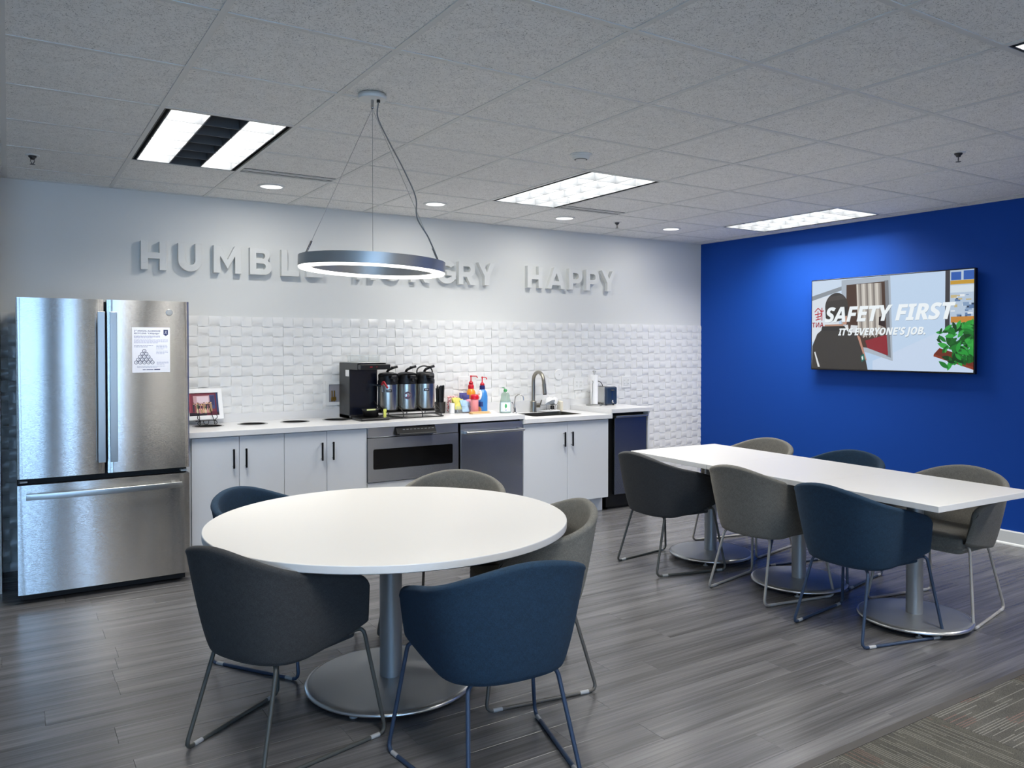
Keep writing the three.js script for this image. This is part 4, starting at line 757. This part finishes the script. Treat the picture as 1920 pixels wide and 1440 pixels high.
function packet(c, x, y, z, ry, rx, s = 1) {  // pillow shaped sachet
  const g = new THREE.PlaneGeometry(0.052 * s, 0.064 * s, 8, 8), p = g.attributes.position, b = g.clone();
  for (const [q, d] of [[g, 1], [b, -1]]) { const w = q.attributes.position; for (let k = 0; k < w.count; k++) { const u = w.getX(k) / (0.026 * s), v = w.getY(k) / (0.032 * s); w.setZ(k, d * (0.0006 + 0.0055 * Math.max(0, 1 - u ** 4) * Math.max(0, 1 - v ** 4)) + 0.002 * Math.sin(u * 3 + v * 2)); } q.computeVertexNormals(); }
  return join([g, b]).rotateX(rx).rotateY(ry).translate(x, y, z);
}
const sachet = (c) => new THREE.MeshStandardMaterial({ color: c, roughness: 0.6, side: THREE.DoubleSide });
const pk = { yellow: sachet(0xd9d06a), blue: sachet(0xa9cbe6), pink: sachet(0xee9fb2), white: sachet(0xeae6e2), violet: sachet(0x53508f) };
{
  const t = thing('sweetener_caddy', 'clear plastic caddy holding sweetener packets', 'caddy', [-2.985, CY, 0.2]);
  const clear = phys({ color: 0xf4f8fa, roughness: 0.08, transmission: 0.9, thickness: 0, ior: 1.45 });
  part('caddy_floor', span(-0.1, 0.1, 0.001, 0.004, -0.06, 0.06), clear, t);
  part('caddy_wall', [span(-0.1, 0.1, 0.004, 0.06, 0.057, 0.06), span(-0.1, 0.1, 0.004, 0.06, -0.06, -0.057), span(-0.1, -0.097, 0.004, 0.06, -0.06, 0.06), span(0.097, 0.1, 0.004, 0.06, -0.06, 0.06), span(-0.04, -0.038, 0.004, 0.06, -0.057, 0.057), span(0.03, 0.032, 0.004, 0.06, -0.057, 0.057)], clear, t);
}
for (const [c, n, word, bx, bz, by] of [['yellow', 11, 'yellow', -3.05, 0.2, 0.062], ['blue', 11, 'pale blue', -2.995, 0.225, 0.042], ['pink', 11, 'pink', -2.925, 0.215, 0.045], ['violet', 5, 'dark violet', -2.965, 0.17, 0.1]])
  for (let k = 0; k < n; k++) single('sugar_packet', packet(c, bx + (hash(k, 1, 101) - 0.5) * 0.04, CY + by + hash(k, 2, 101) * 0.034, bz + (k / n - 0.5) * 0.07, (hash(k, 3, 101) - 0.5) * 1.2, (hash(k, 4, 101) - 0.5) * 0.7, 1.2), pk[c], `${word} sweetener packet in the clear caddy`, 'packet', `${word} sweetener packets`);
{
  const t = thing('candy_jar', 'clear jar of red and white peppermints behind the sweeteners', 'jar', [-3.045, CY, 0.095]);
  part('glass_wall', smooth(lathe([[0, 0.002], [0.05, 0.002], [0.056, 0.02], [0.056, 0.14], [0.05, 0.15]], 36)), phys({ color: 0xffffff, roughness: 0.04, transmission: 1, thickness: 0, ior: 1.45, side: THREE.DoubleSide }), t);
}
const candyTex = painted(64, 64, (g) => { g.fillStyle = '#f5ecea'; g.fillRect(0, 0, 64, 64); g.fillStyle = '#c8323f'; for (let k = 0; k < 4; k++) g.fillRect(k * 16, 0, 7, 64); });
const candyGeo = new THREE.SphereGeometry(0.0135, 14, 10).scale(1, 0.72, 1), candyMat = std({ map: candyTex, roughness: 0.25 });
for (let k = 0; k < 36; k++) { const ly = Math.floor(k / 6), a = (k % 6) * 1.05 + ly * 0.5, q = (k % 6) === 0 ? 0.008 : 0.034; const o = single('peppermint', candyGeo, candyMat, 'red and white peppermint candy in the clear jar', 'candy', 'peppermints in the jar'); o.position.set(-3.045 + Math.cos(a) * q, CY + 0.016 + ly * 0.0225, 0.095 + Math.sin(a) * q); o.rotation.set(a, ly, k); }
function pumpTop(t, y, reach, turn, red) {
  part('pump_head', [lathe([[0, y], [0.019, y], [0.019, y + 0.016], [0.006, y + 0.03], [0.0045, y + 0.06], [0.0075, y + 0.064], [0.0075, y + 0.076], [0, y + 0.078]], 24), tube([[0, y + 0.071, 0], [Math.cos(turn) * reach, y + 0.069, Math.sin(turn) * reach], [Math.cos(turn) * (reach + 0.004), y + 0.052, Math.sin(turn) * (reach + 0.004)]], 0.0042, 0.012, 24, 8)], red, t);
}
const redPlastic = std({ color: 0xc4162a, roughness: 0.3 });
const creamerTex = painted(512, 256, (g, w, h) => { g.fillStyle = '#3f83c8'; g.fillRect(0, 0, w, h); for (const x of [128, 384]) { g.fillStyle = '#f3f1ee'; g.beginPath(); g.ellipse(x, 78, 52, 46, 0, 0, 6.3); g.fill(); g.strokeStyle = '#d98a4a'; g.lineWidth = 6; for (const [a, b, r] of [[-18, -6, 13], [10, -8, 11], [-4, 14, 15]]) { g.beginPath(); g.arc(x + a, 78 + b, r, 0.5, 5.2); g.stroke(); } g.fillStyle = '#24407f'; g.fillRect(x - 70, 132, 140, 26); g.fillStyle = '#d9a266'; g.beginPath(); g.ellipse(x, 182, 46, 24, 0, 0, 6.3); g.fill(); g.fillStyle = '#22346c'; g.fillRect(x - 66, 208, 132, 22); } g.fillStyle = '#e9eef5'; g.fillRect(0, 238, w, 18); });
{
  const t = thing('creamer_bottle', 'blue creamer bottle with a red pump', 'bottle', [-2.85, CY, 0.27]);
  part('bottle_body', smooth(lathe([[0, 0.001], [0.04, 0.001], [0.0445, 0.008], [0.043, 0.05], [0.045, 0.1], [0.045, 0.14], [0.038, 0.175], [0.024, 0.195], [0.02, 0.2]], 44)).rotateY(0.35), std({ map: creamerTex, roughness: 0.3 }), t);
  part('collar', lathe([[0.0215, 0.192], [0.0235, 0.195], [0.0235, 0.226], [0.02, 0.23], [0, 0.23]], 30), std({ color: 0x1b2060, roughness: 0.35 }), t);
  pumpTop(t, 0.228, 0.034, 0.4, redPlastic);
}
{
  const t = thing('syrup_bottle', 'orange bottle with a red pump behind the red lidded jar', 'bottle', [-2.868, CY, 0.105]);
  part('bottle_body', smooth(lathe([[0, 0.001], [0.036, 0.001], [0.04, 0.008], [0.04, 0.15], [0.036, 0.175], [0.02, 0.198]], 40)), std({ color: 0xe99a2c, roughness: 0.3 }), t);
  part('collar', lathe([[0.0215, 0.192], [0.0255, 0.197], [0.0255, 0.222], [0.017, 0.236], [0, 0.236]], 30), redPlastic, t);
  pumpTop(t, 0.234, 0.052, 0.35, redPlastic);
}
{
  const t = thing('lidded_jar', 'small pink jar with a red lid in front of the orange bottle', 'jar', [-2.945, CY, 0.305]);
  part('jar_body', smooth(lathe([[0, 0.001], [0.03, 0.001], [0.033, 0.006], [0.033, 0.11], [0.03, 0.122]], 36)), std({ color: 0xe58f93, roughness: 0.35 }), t);
  part('jar_lid', lathe([[0.0345, 0.118], [0.036, 0.12], [0.036, 0.13], [0.034, 0.132], [0.036, 0.134], [0.035, 0.15], [0.025, 0.158], [0, 0.16]], 36), redPlastic, t);
}
{
  const t = thing('sugar_shaker', 'small shaker with a white cap between peppermints and orange bottle', 'shaker', [-2.945, CY, 0.09]);
  part('shaker_body', smooth(lathe([[0, 0.001], [0.026, 0.001], [0.028, 0.01], [0.026, 0.13]], 30)), std({ color: 0xe2d2cc, roughness: 0.3 }), t);
  part('shaker_cap', lathe([[0.029, 0.126], [0.03, 0.13], [0.03, 0.142], [0.012, 0.15], [0.006, 0.168], [0, 0.17]], 30), M.paper, t);
}
for (let k = 0; k < 11; k++) { // wooden stir sticks lying in a pile in front
  const ly = k < 6 ? 0 : 1, c = ly ? k - 6 : k;
  const o = single('wooden_stick', box(0.175, 0.008, 0.0085, 0, 0, 0, 0.002), std({ color: [0xd9b583, 0xcfa873, 0xe0c096][k % 3], roughness: 0.7 }), 'pale wooden stir stick in the pile in front of the sweeteners', 'stick', 'wooden stir sticks'); o.position.set(-2.93 + (hash(k, 1, 111) - 0.5) * 0.012, CY + 0.0045 + ly * 0.0085, 0.345 + c * 0.0095 + ly * 0.004); o.rotation.y = 0.03 * (hash(k, 2, 111) - 0.5);
}
const soapTex = painted(256, 128, (g) => { g.fillStyle = '#d8e6f2'; g.fillRect(0, 0, 256, 128); g.fillStyle = '#f4f7fa'; g.beginPath(); g.ellipse(128, 60, 62, 58, 0, 0, 6.3); g.fill(); g.fillStyle = '#2f9a58'; g.beginPath(); g.moveTo(128, 14); g.quadraticCurveTo(178, 50, 128, 86); g.quadraticCurveTo(78, 50, 128, 14); g.fill(); g.fillStyle = '#6b7fae'; g.fillRect(100, 96, 56, 7); g.fillRect(106, 108, 44, 6); });
{
  const t = thing('soap_bottle', 'clear dish soap bottle with a green cap and leaf label', 'bottle', [-2.712, CY, 0.42], -0.4);
  const prof = [[0, 0.001], [0.046, 0.001], [0.05, 0.01], [0.049, 0.07], [0.044, 0.105], [0.037, 0.13], [0.038, 0.15], [0.03, 0.168], [0.014, 0.178], [0.013, 0.184]];
  part('bottle_body', smooth(lathe(prof, 40)).scale(1, 1, 0.62), phys({ color: 0xd6e4dc, roughness: 0.06, transmission: 0.85, thickness: 0, ior: 1.4, side: THREE.DoubleSide }), t);
  part('soap_liquid', smooth(lathe([[0, 0.003], [0.044, 0.003], [0.047, 0.012], [0.046, 0.07], [0.04, 0.1], [0, 0.1]], 32)).scale(1, 1, 0.6), std({ color: 0xcfdde6, roughness: 0.3 }), t);
  const lg = new THREE.CylinderGeometry(0.0505, 0.0512, 0.078, 24, 1, true, -0.95, 1.9).scale(1, 1, 0.62).translate(0, 0.052, 0.0004); part('label', lg, new THREE.MeshStandardMaterial({ map: soapTex, roughness: 0.4, side: THREE.DoubleSide }), t);
  part('cap', [lathe([[0.0135, 0.18], [0.0155, 0.182], [0.0155, 0.196], [0.008, 0.203], [0, 0.204]], 24), box(0.02, 0.005, 0.018, -0.017, 0.214, 0, 0.002).rotateZ(0)], std({ color: 0x3f9457, roughness: 0.4 }), t);
  part('cap_hinge', rod([-0.006, 0.2, 0], [-0.015, 0.214, 0], 0.003), std({ color: 0x3f9457, roughness: 0.4 }), t);
}
{ // filtered water tap
  const t = thing('water_tap', 'slim chrome drinking water tap beside the main faucet', 'tap', [-2.41, 0.8665, 0.09]);
  part('base', lathe([[0, 0], [0.022, 0], [0.022, 0.004], [0.012, 0.01], [0.009, 0.045], [0.006, 0.055], [0, 0.055]], 24), M.chrome, t);
  part('spout', wire([[0, 0.05, 0], [0, 0.1, 0], [0.004, 0.15, 0.01], [0.03, 0.168, 0.03], [0.055, 0.152, 0.05], [0.06, 0.115, 0.055]], 0.0048, 60, 10), M.chrome, t);
  part('lever', wire([[-0.004, 0.03, 0.005], [-0.018, 0.045, 0.01], [-0.026, 0.085, 0.012], [-0.04, 0.1, 0.014]], 0.004, 30, 8), M.chrome, t);
}
{ // main faucet
  const t = thing('kitchen_faucet', 'tall brushed nickel gooseneck faucet at the sink', 'faucet', [-2.205, 0.8665, 0.085]);
  part('base', lathe([[0, 0], [0.032, 0], [0.032, 0.006], [0.028, 0.01], [0.0275, 0.095], [0.026, 0.1], [0.018, 0.106], [0, 0.106]], 32), M.nickel, t);
  const pts = [[0, 0.1, 0], [0, 0.2, 0], [0, 0.285, 0]]; for (let k = 1; k <= 8; k++) { const a = Math.PI - k * (Math.PI * 0.93) / 8; pts.push([0, 0.285 + Math.sin(a) * 0.082, 0.082 + Math.cos(a) * 0.082]); } pts.push([0, 0.225, 0.178]);
  part('neck', wire(pts, 0.0165, 90, 14), M.nickel, t);
  part('spray_head', [rod([0, 0.265, 0.17], [0, 0.175, 0.184], 0.0185, 18)], M.nickel, t);
  part('nozzle', rod([0, 0.178, 0.1835], [0, 0.168, 0.185], 0.0175, 18), M.blackPlastic, t);
  part('lever', [rod([0.022, 0.06, 0.004], [0.06, 0.06, 0.012], 0.0215, 20), tube([[0.05, 0.06, 0.012], [0.062, 0.064, 0.02], [0.07, 0.11, 0.03]], 0.006, 0.01, 16, 8)], M.nickel, t);
}
{ // drainer with cups
  const t = thing('dish_drainer', 'small chrome wire dish drainer behind the sink', 'dish drainer', [-2.035, 0.8665, 0.095]);
  part('drip_tray', raise(roundRect(-0.09, -0.055, 0.09, 0.06, 0.02), 0.001, 0.012, 0.003), M.paper, t);
  const loop = (y, k) => tube([[-0.08 * k, y, -0.045 * k], [0.08 * k, y, -0.045 * k], [0.08 * k, y, 0.05 * k], [-0.08 * k, y, 0.05 * k], [-0.08 * k, y, -0.045 * k]], 0.002, 0.015, 60, 6);
  part('wire_basket', [loop(0.018, 0.9), loop(0.06, 1), ...[-0.07, -0.035, 0, 0.035, 0.07].map((x) => rod([x * 0.9, 0.018, 0.045], [x, 0.06, 0.05], 0.0016, 6))], M.chrome, t);
  part('utensil_holder', box(0.034, 0.05, 0.02, 0.012, 0.043, 0.03, 0.003), M.blackPlastic, t);
  single('white_bowl', smooth(lathe([[0, 0.002], [0.025, 0.002], [0.05, 0.03], [0.056, 0.05], [0.053, 0.05], [0.046, 0.03], [0.022, 0.006], [0, 0.006]], 36)).rotateX(2.6).rotateZ(0.25).translate(-2.055, 0.988, 0.09), M.paper, 'upturned white bowl leaning in the dish drainer', 'bowl');
  single('white_cup', smooth(lathe([[0, 0.002], [0.028, 0.002], [0.034, 0.06], [0.031, 0.06], [0.025, 0.006], [0, 0.006]], 32)).rotateZ(2.5).translate(-1.96, 0.985, 0.1), M.paper, 'white cup tipped in the dish drainer', 'cup');
  single('sponge', box(0.03, 0.095, 0.07, -1.925, 0.9145, 0.11, 0.012), std({ color: 0xe6dfcd, roughness: 0.95 }), 'pale cream sponge standing beside the dish drainer', 'sponge');
}
{ // paper towel stand
  const t = thing('towel_holder', 'metal paper towel stand on the raised worktop', 'towel holder', [-1.612, 0.9115, 0.225]);
  part('base', lathe([[0, 0], [0.074, 0], [0.078, 0.004], [0.076, 0.011], [0, 0.014]], 40), M.steelPlain, t);
  part('post', lathe([[0.006, 0.012], [0.006, 0.3], [0.011, 0.302], [0.011, 0.314], [0.017, 0.318], [0.017, 0.325], [0.008, 0.33], [0, 0.33]], 20), M.steelPlain, t);
  part('tension_arm', wire([[-0.05, 0.01, 0.03], [-0.055, 0.06, 0.035], [-0.045, 0.14, 0.03], [-0.036, 0.2, 0.02], [-0.03, 0.225, 0.02], [-0.038, 0.235, 0.02]], 0.0035, 50, 8), M.steelPlain, t);
  const r = single('paper_towel_roll', smooth(lathe([[0.018, 0.001], [0.0345, 0.001], [0.0345, 0.275], [0.018, 0.275], [0.018, 0.001]], 36)), M.paper, 'nearly used white paper towel roll on the metal stand', 'paper towel'); r.position.set(-1.612, 0.9255, 0.225);
}
{ // toaster
  const t = thing('toaster', 'stainless toaster with a dark blue end at the counter corner', 'toaster', [-1.448, 0.9115, 0.17]);
  part('body', box(0.125, 0.16, 0.2, 0, 0.092, -0.01, 0.02, 4), M.steelPlain, t);
  part('end_cover', [box(0.128, 0.168, 0.035, 0, 0.09, 0.1, 0.014, 3), box(0.128, 0.168, 0.03, 0, 0.09, -0.115, 0.014, 3)], std({ color: 0x26364d, roughness: 0.25 }), t);
  part('end_edge', box(0.13, 0.17, 0.006, 0, 0.0905, 0.084, 0.002), M.chrome, t);
  part('slot', [span(-0.04, -0.012, 0.1715, 0.1725, -0.085, 0.07), span(0.012, 0.04, 0.1715, 0.1725, -0.085, 0.07)], M.black, t);
  part('lever_track', span(-0.003, 0.003, 0.06, 0.14, 0.1174, 0.1184), M.chrome, t);
  part('lever', box(0.036, 0.01, 0.018, 0, 0.142, 0.124, 0.003), M.darkGray, t);
  part('knob', lathe([[0, 0.012], [0.012, 0.011], [0.013, 0], [0, 0]], 24).rotateX(Math.PI / 2).translate(0.004, 0.035, 0.117), M.chrome, t);
  part('foot', [-1, 1].flatMap((a) => [-1, 1].map((b) => cyl(0.009, 0.009, 0.012, a * 0.045, 0.006, b * 0.085 - 0.005, 14))), M.blackPlastic, t);
  const cord = part('power_cord', wire([[-1.435, 1.118, 0.028], [-1.42, 1.128, 0.05], [-1.395, 1.11, 0.06], [-1.37, 1.06, 0.05], [-1.37, 0.98, 0.04], [-1.395, 0.918, 0.04], [-1.43, 0.9155, 0.05]].map(([x, y, z]) => [x + 1.448, y - 0.9115, z - 0.17]), 0.0035, 60, 7), M.black, t);
  part('plug', box(0.032, 0.024, 0.024, -0.002, 0.2055, -0.1435, 0.007), M.black, cord);
}
// wall plates
const plateMat = std({ color: 0xe9e9e7, roughness: 0.35 });
[[-1.637, 1.107, 'duplex outlet plate left of the paper towel stand'], [-1.045, 1.112, 'outlet plate on the tiles right of the toaster'], [-1.425, 1.112, 'outlet plate behind the toaster'], [-2.888, 1.147, 'outlet plate behind the creamer bottles']].forEach(([x, y, w]) => {
  const t = thing('wall_outlet', `white ${w}`, 'outlet', [x, y, 0.0125], 0, 'white wall outlets');
  part('cover_plate', box(0.114, 0.116, 0.006, 0, 0, 0, 0.002), plateMat, t);
  for (const s of [-1, 1]) { const o = part('socket', box(0.034, 0.068, 0.002, s * 0.0235, 0, 0.0035, 0.0008), M.trimWhite, t); part('slot', [-1, 1].flatMap((b) => [box(0.002, 0.008, 0.0006, s * 0.0235 - 0.006, b * 0.018, 0.0046), box(0.002, 0.008, 0.0006, s * 0.0235 + 0.006, b * 0.018, 0.0046)]), M.darkGray, o); }
});
{
  const t = thing('round_cover', 'round white cover plate on the tiles right of the faucet', 'cover plate', [-1.868, 1.2, 0.011]);
  part('disc', lathe([[0, 0.006], [0.044, 0.006], [0.051, 0.003], [0.053, 0]], 48).rotateX(Math.PI / 2), plateMat, t);
  part('screw', lathe([[0, 0.0075], [0.004, 0.007], [0.0045, 0.006]], 16).rotateX(Math.PI / 2), M.glide, t);
}
{
  const t = thing('valve_box', 'white recessed water valve box left of the coffee brewer', 'valve box', [-4.06, 1.095, 0.0115]);
  const f = new THREE.Shape(); f.moveTo(-0.07, -0.095); f.lineTo(0.09, -0.095); f.lineTo(0.09, 0.095); f.lineTo(-0.07, 0.095); f.closePath(); const q = new THREE.Path(); q.moveTo(-0.045, -0.07); q.lineTo(0.07, -0.07); q.lineTo(0.07, 0.07); q.lineTo(-0.045, 0.07); q.closePath(); f.holes.push(q);
  part('frame', new THREE.ExtrudeGeometry(f, { depth: 0.009, bevelEnabled: false }), plateMat, t);
  part('recess', span(-0.046, 0.071, -0.071, 0.071, 0, 0.0015), std({ color: 0x9a979c, roughness: 0.7 }), t);
  part('valve', [rod([-0.02, -0.065, 0.006], [-0.02, 0.02, 0.006], 0.005), rod([0.0, -0.065, 0.006], [0.0, 0.02, 0.006], 0.005), box(0.04, 0.03, 0.014, -0.008, -0.045, 0.009, 0.004)], std({ color: 0x8a6a2c, roughness: 0.35, metalness: 0.8 }), t);
}
{ // framed photograph on a scroll stand
  const pic = painted(512, 400, (g, w, h) => {
    const r = (c, x, y, a, b) => { g.fillStyle = c; g.fillRect(x, y, a, b); };
    r('#7d3f4c', 0, 0, w, h); r('#c9a3a8', 90, 46, 290, 220); r('#e3cdd6', 150, 60, 200, 110); r('#8f3b4b', 0, 0, 60, h); r('#a65a66', 20, 0, 16, h); r('#4a4f78', 366, 40, 90, 240); r('#3e3f63', 380, 60, 60, 160); r('#6c2f3d', 456, 0, 22, h); r('#38496f', 478, 0, 34, h); r('#2c2530', 0, 340, w, 60); r('#5f2c3b', 300, 330, 180, 70);
    for (let k = 0; k < 15; k++) { const x = 90 + k * 21 + hash(k, 1, 121) * 16, y = 170 + hash(k, 2, 121) * 46; g.fillStyle = ['#3c3a44', '#8a4a55', '#a98c6a', '#55604d', '#2f2d35', '#b5727a'][k % 6]; g.beginPath(); g.moveTo(x - 20, y + 150); g.lineTo(x - 17, y + 26); g.quadraticCurveTo(x, y + 10, x + 17, y + 26); g.lineTo(x + 20, y + 150); g.fill(); g.fillStyle = ['#d8a987', '#c08d6b', '#e3bd9d', '#9c6a4b'][k % 4]; g.beginPath(); g.arc(x, y + 4, 11, 0, 6.3); g.fill(); g.fillStyle = ['#2a211d', '#5a3f2a', '#d2b06a', '#1f1b1b'][(k * 3) % 4]; g.beginPath(); g.arc(x, y - 1, 12, 3.1, 6.4); g.fill(); }
    for (let k = 0; k < 7; k++) { const x = 150 + k * 34; g.fillStyle = ['#d9c9a6', '#cf8f92', '#b99b74', '#d7a58f'][k % 4]; g.beginPath(); g.ellipse(x, 318, 20, 34, 0, 0, 6.3); g.fill(); g.fillStyle = '#e0b898'; g.beginPath(); g.arc(x, 280, 11, 0, 6.3); g.fill(); }
  });
  const t = thing('picture_frame', 'white framed group photograph leaning on a stand by the refrigerator', 'picture frame', [-5.062, CY + 0.035, 0.135]);
  t.rotation.set(-14 * R, 8 * R, 0, 'YXZ');
  const w = 0.27, h = 0.225, f = new THREE.Shape(); f.moveTo(-w / 2, 0); f.lineTo(w / 2, 0); f.lineTo(w / 2, h); f.lineTo(-w / 2, h); f.closePath(); const q = new THREE.Path(); q.moveTo(-w / 2 + 0.03, 0.03); q.lineTo(w / 2 - 0.03, 0.03); q.lineTo(w / 2 - 0.03, h - 0.03); q.lineTo(-w / 2 + 0.03, h - 0.03); q.closePath(); f.holes.push(q);
  part('frame', new THREE.ExtrudeGeometry(f, { depth: 0.01, bevelEnabled: true, bevelThickness: 0.002, bevelSize: 0.002, bevelOffset: -0.002, bevelSegments: 1 }), M.paper, t);
  part('photograph', new THREE.PlaneGeometry(w - 0.058, h - 0.058).translate(0, h / 2, 0.004), std({ map: pic, roughness: 0.3 }), t);
  part('backing', span(-w / 2 + 0.004, w / 2 - 0.004, 0.004, h - 0.004, 0, 0.003), M.darkGray, t);
  const e = thing('display_easel', 'small black scroll wire easel holding the framed photograph', 'easel', [-5.062, CY, 0.135], 8 * R);
  const scroll = (x, d) => wire([[x, 0.075, 0.03], [x + d * 0.014, 0.068, 0.034], [x + d * 0.016, 0.05, 0.036], [x + d * 0.004, 0.04, 0.034], [x, 0.03, 0.03], [x + d * 0.012, 0.024, 0.036], [x + d * 0.016, 0.012, 0.038], [x + d * 0.004, 0.004, 0.038], [x - d * 0.006, 0.01, 0.038]], 0.0022, 60, 7);
  part('scroll_foot', [scroll(0.06, 1), scroll(-0.045, -1)], M.black, e);
  part('ledge', [rod([-0.07, 0.031, 0.02], [0.075, 0.031, 0.02], 0.0025), wire([[-0.02, 0.03, 0.03], [-0.012, 0.008, 0.034], [0.01, 0.006, 0.034], [0.02, 0.03, 0.03]], 0.0022, 30, 7)], M.black, e);
  part('back_leg', [rod([-0.045, 0.01, 0.036], [-0.03, 0.2, -0.055], 0.0025), rod([0.06, 0.01, 0.036], [0.03, 0.2, -0.055], 0.0025), rod([0, 0.19, -0.052], [0, 0.003, -0.09], 0.0025)], M.black, e);
}

// ------------------------------------------------------------------ finish
scene.traverse((o) => { if (o.isMesh) { o.castShadow = true; o.receiveShadow = true; } });
renderer.render(scene, camera);
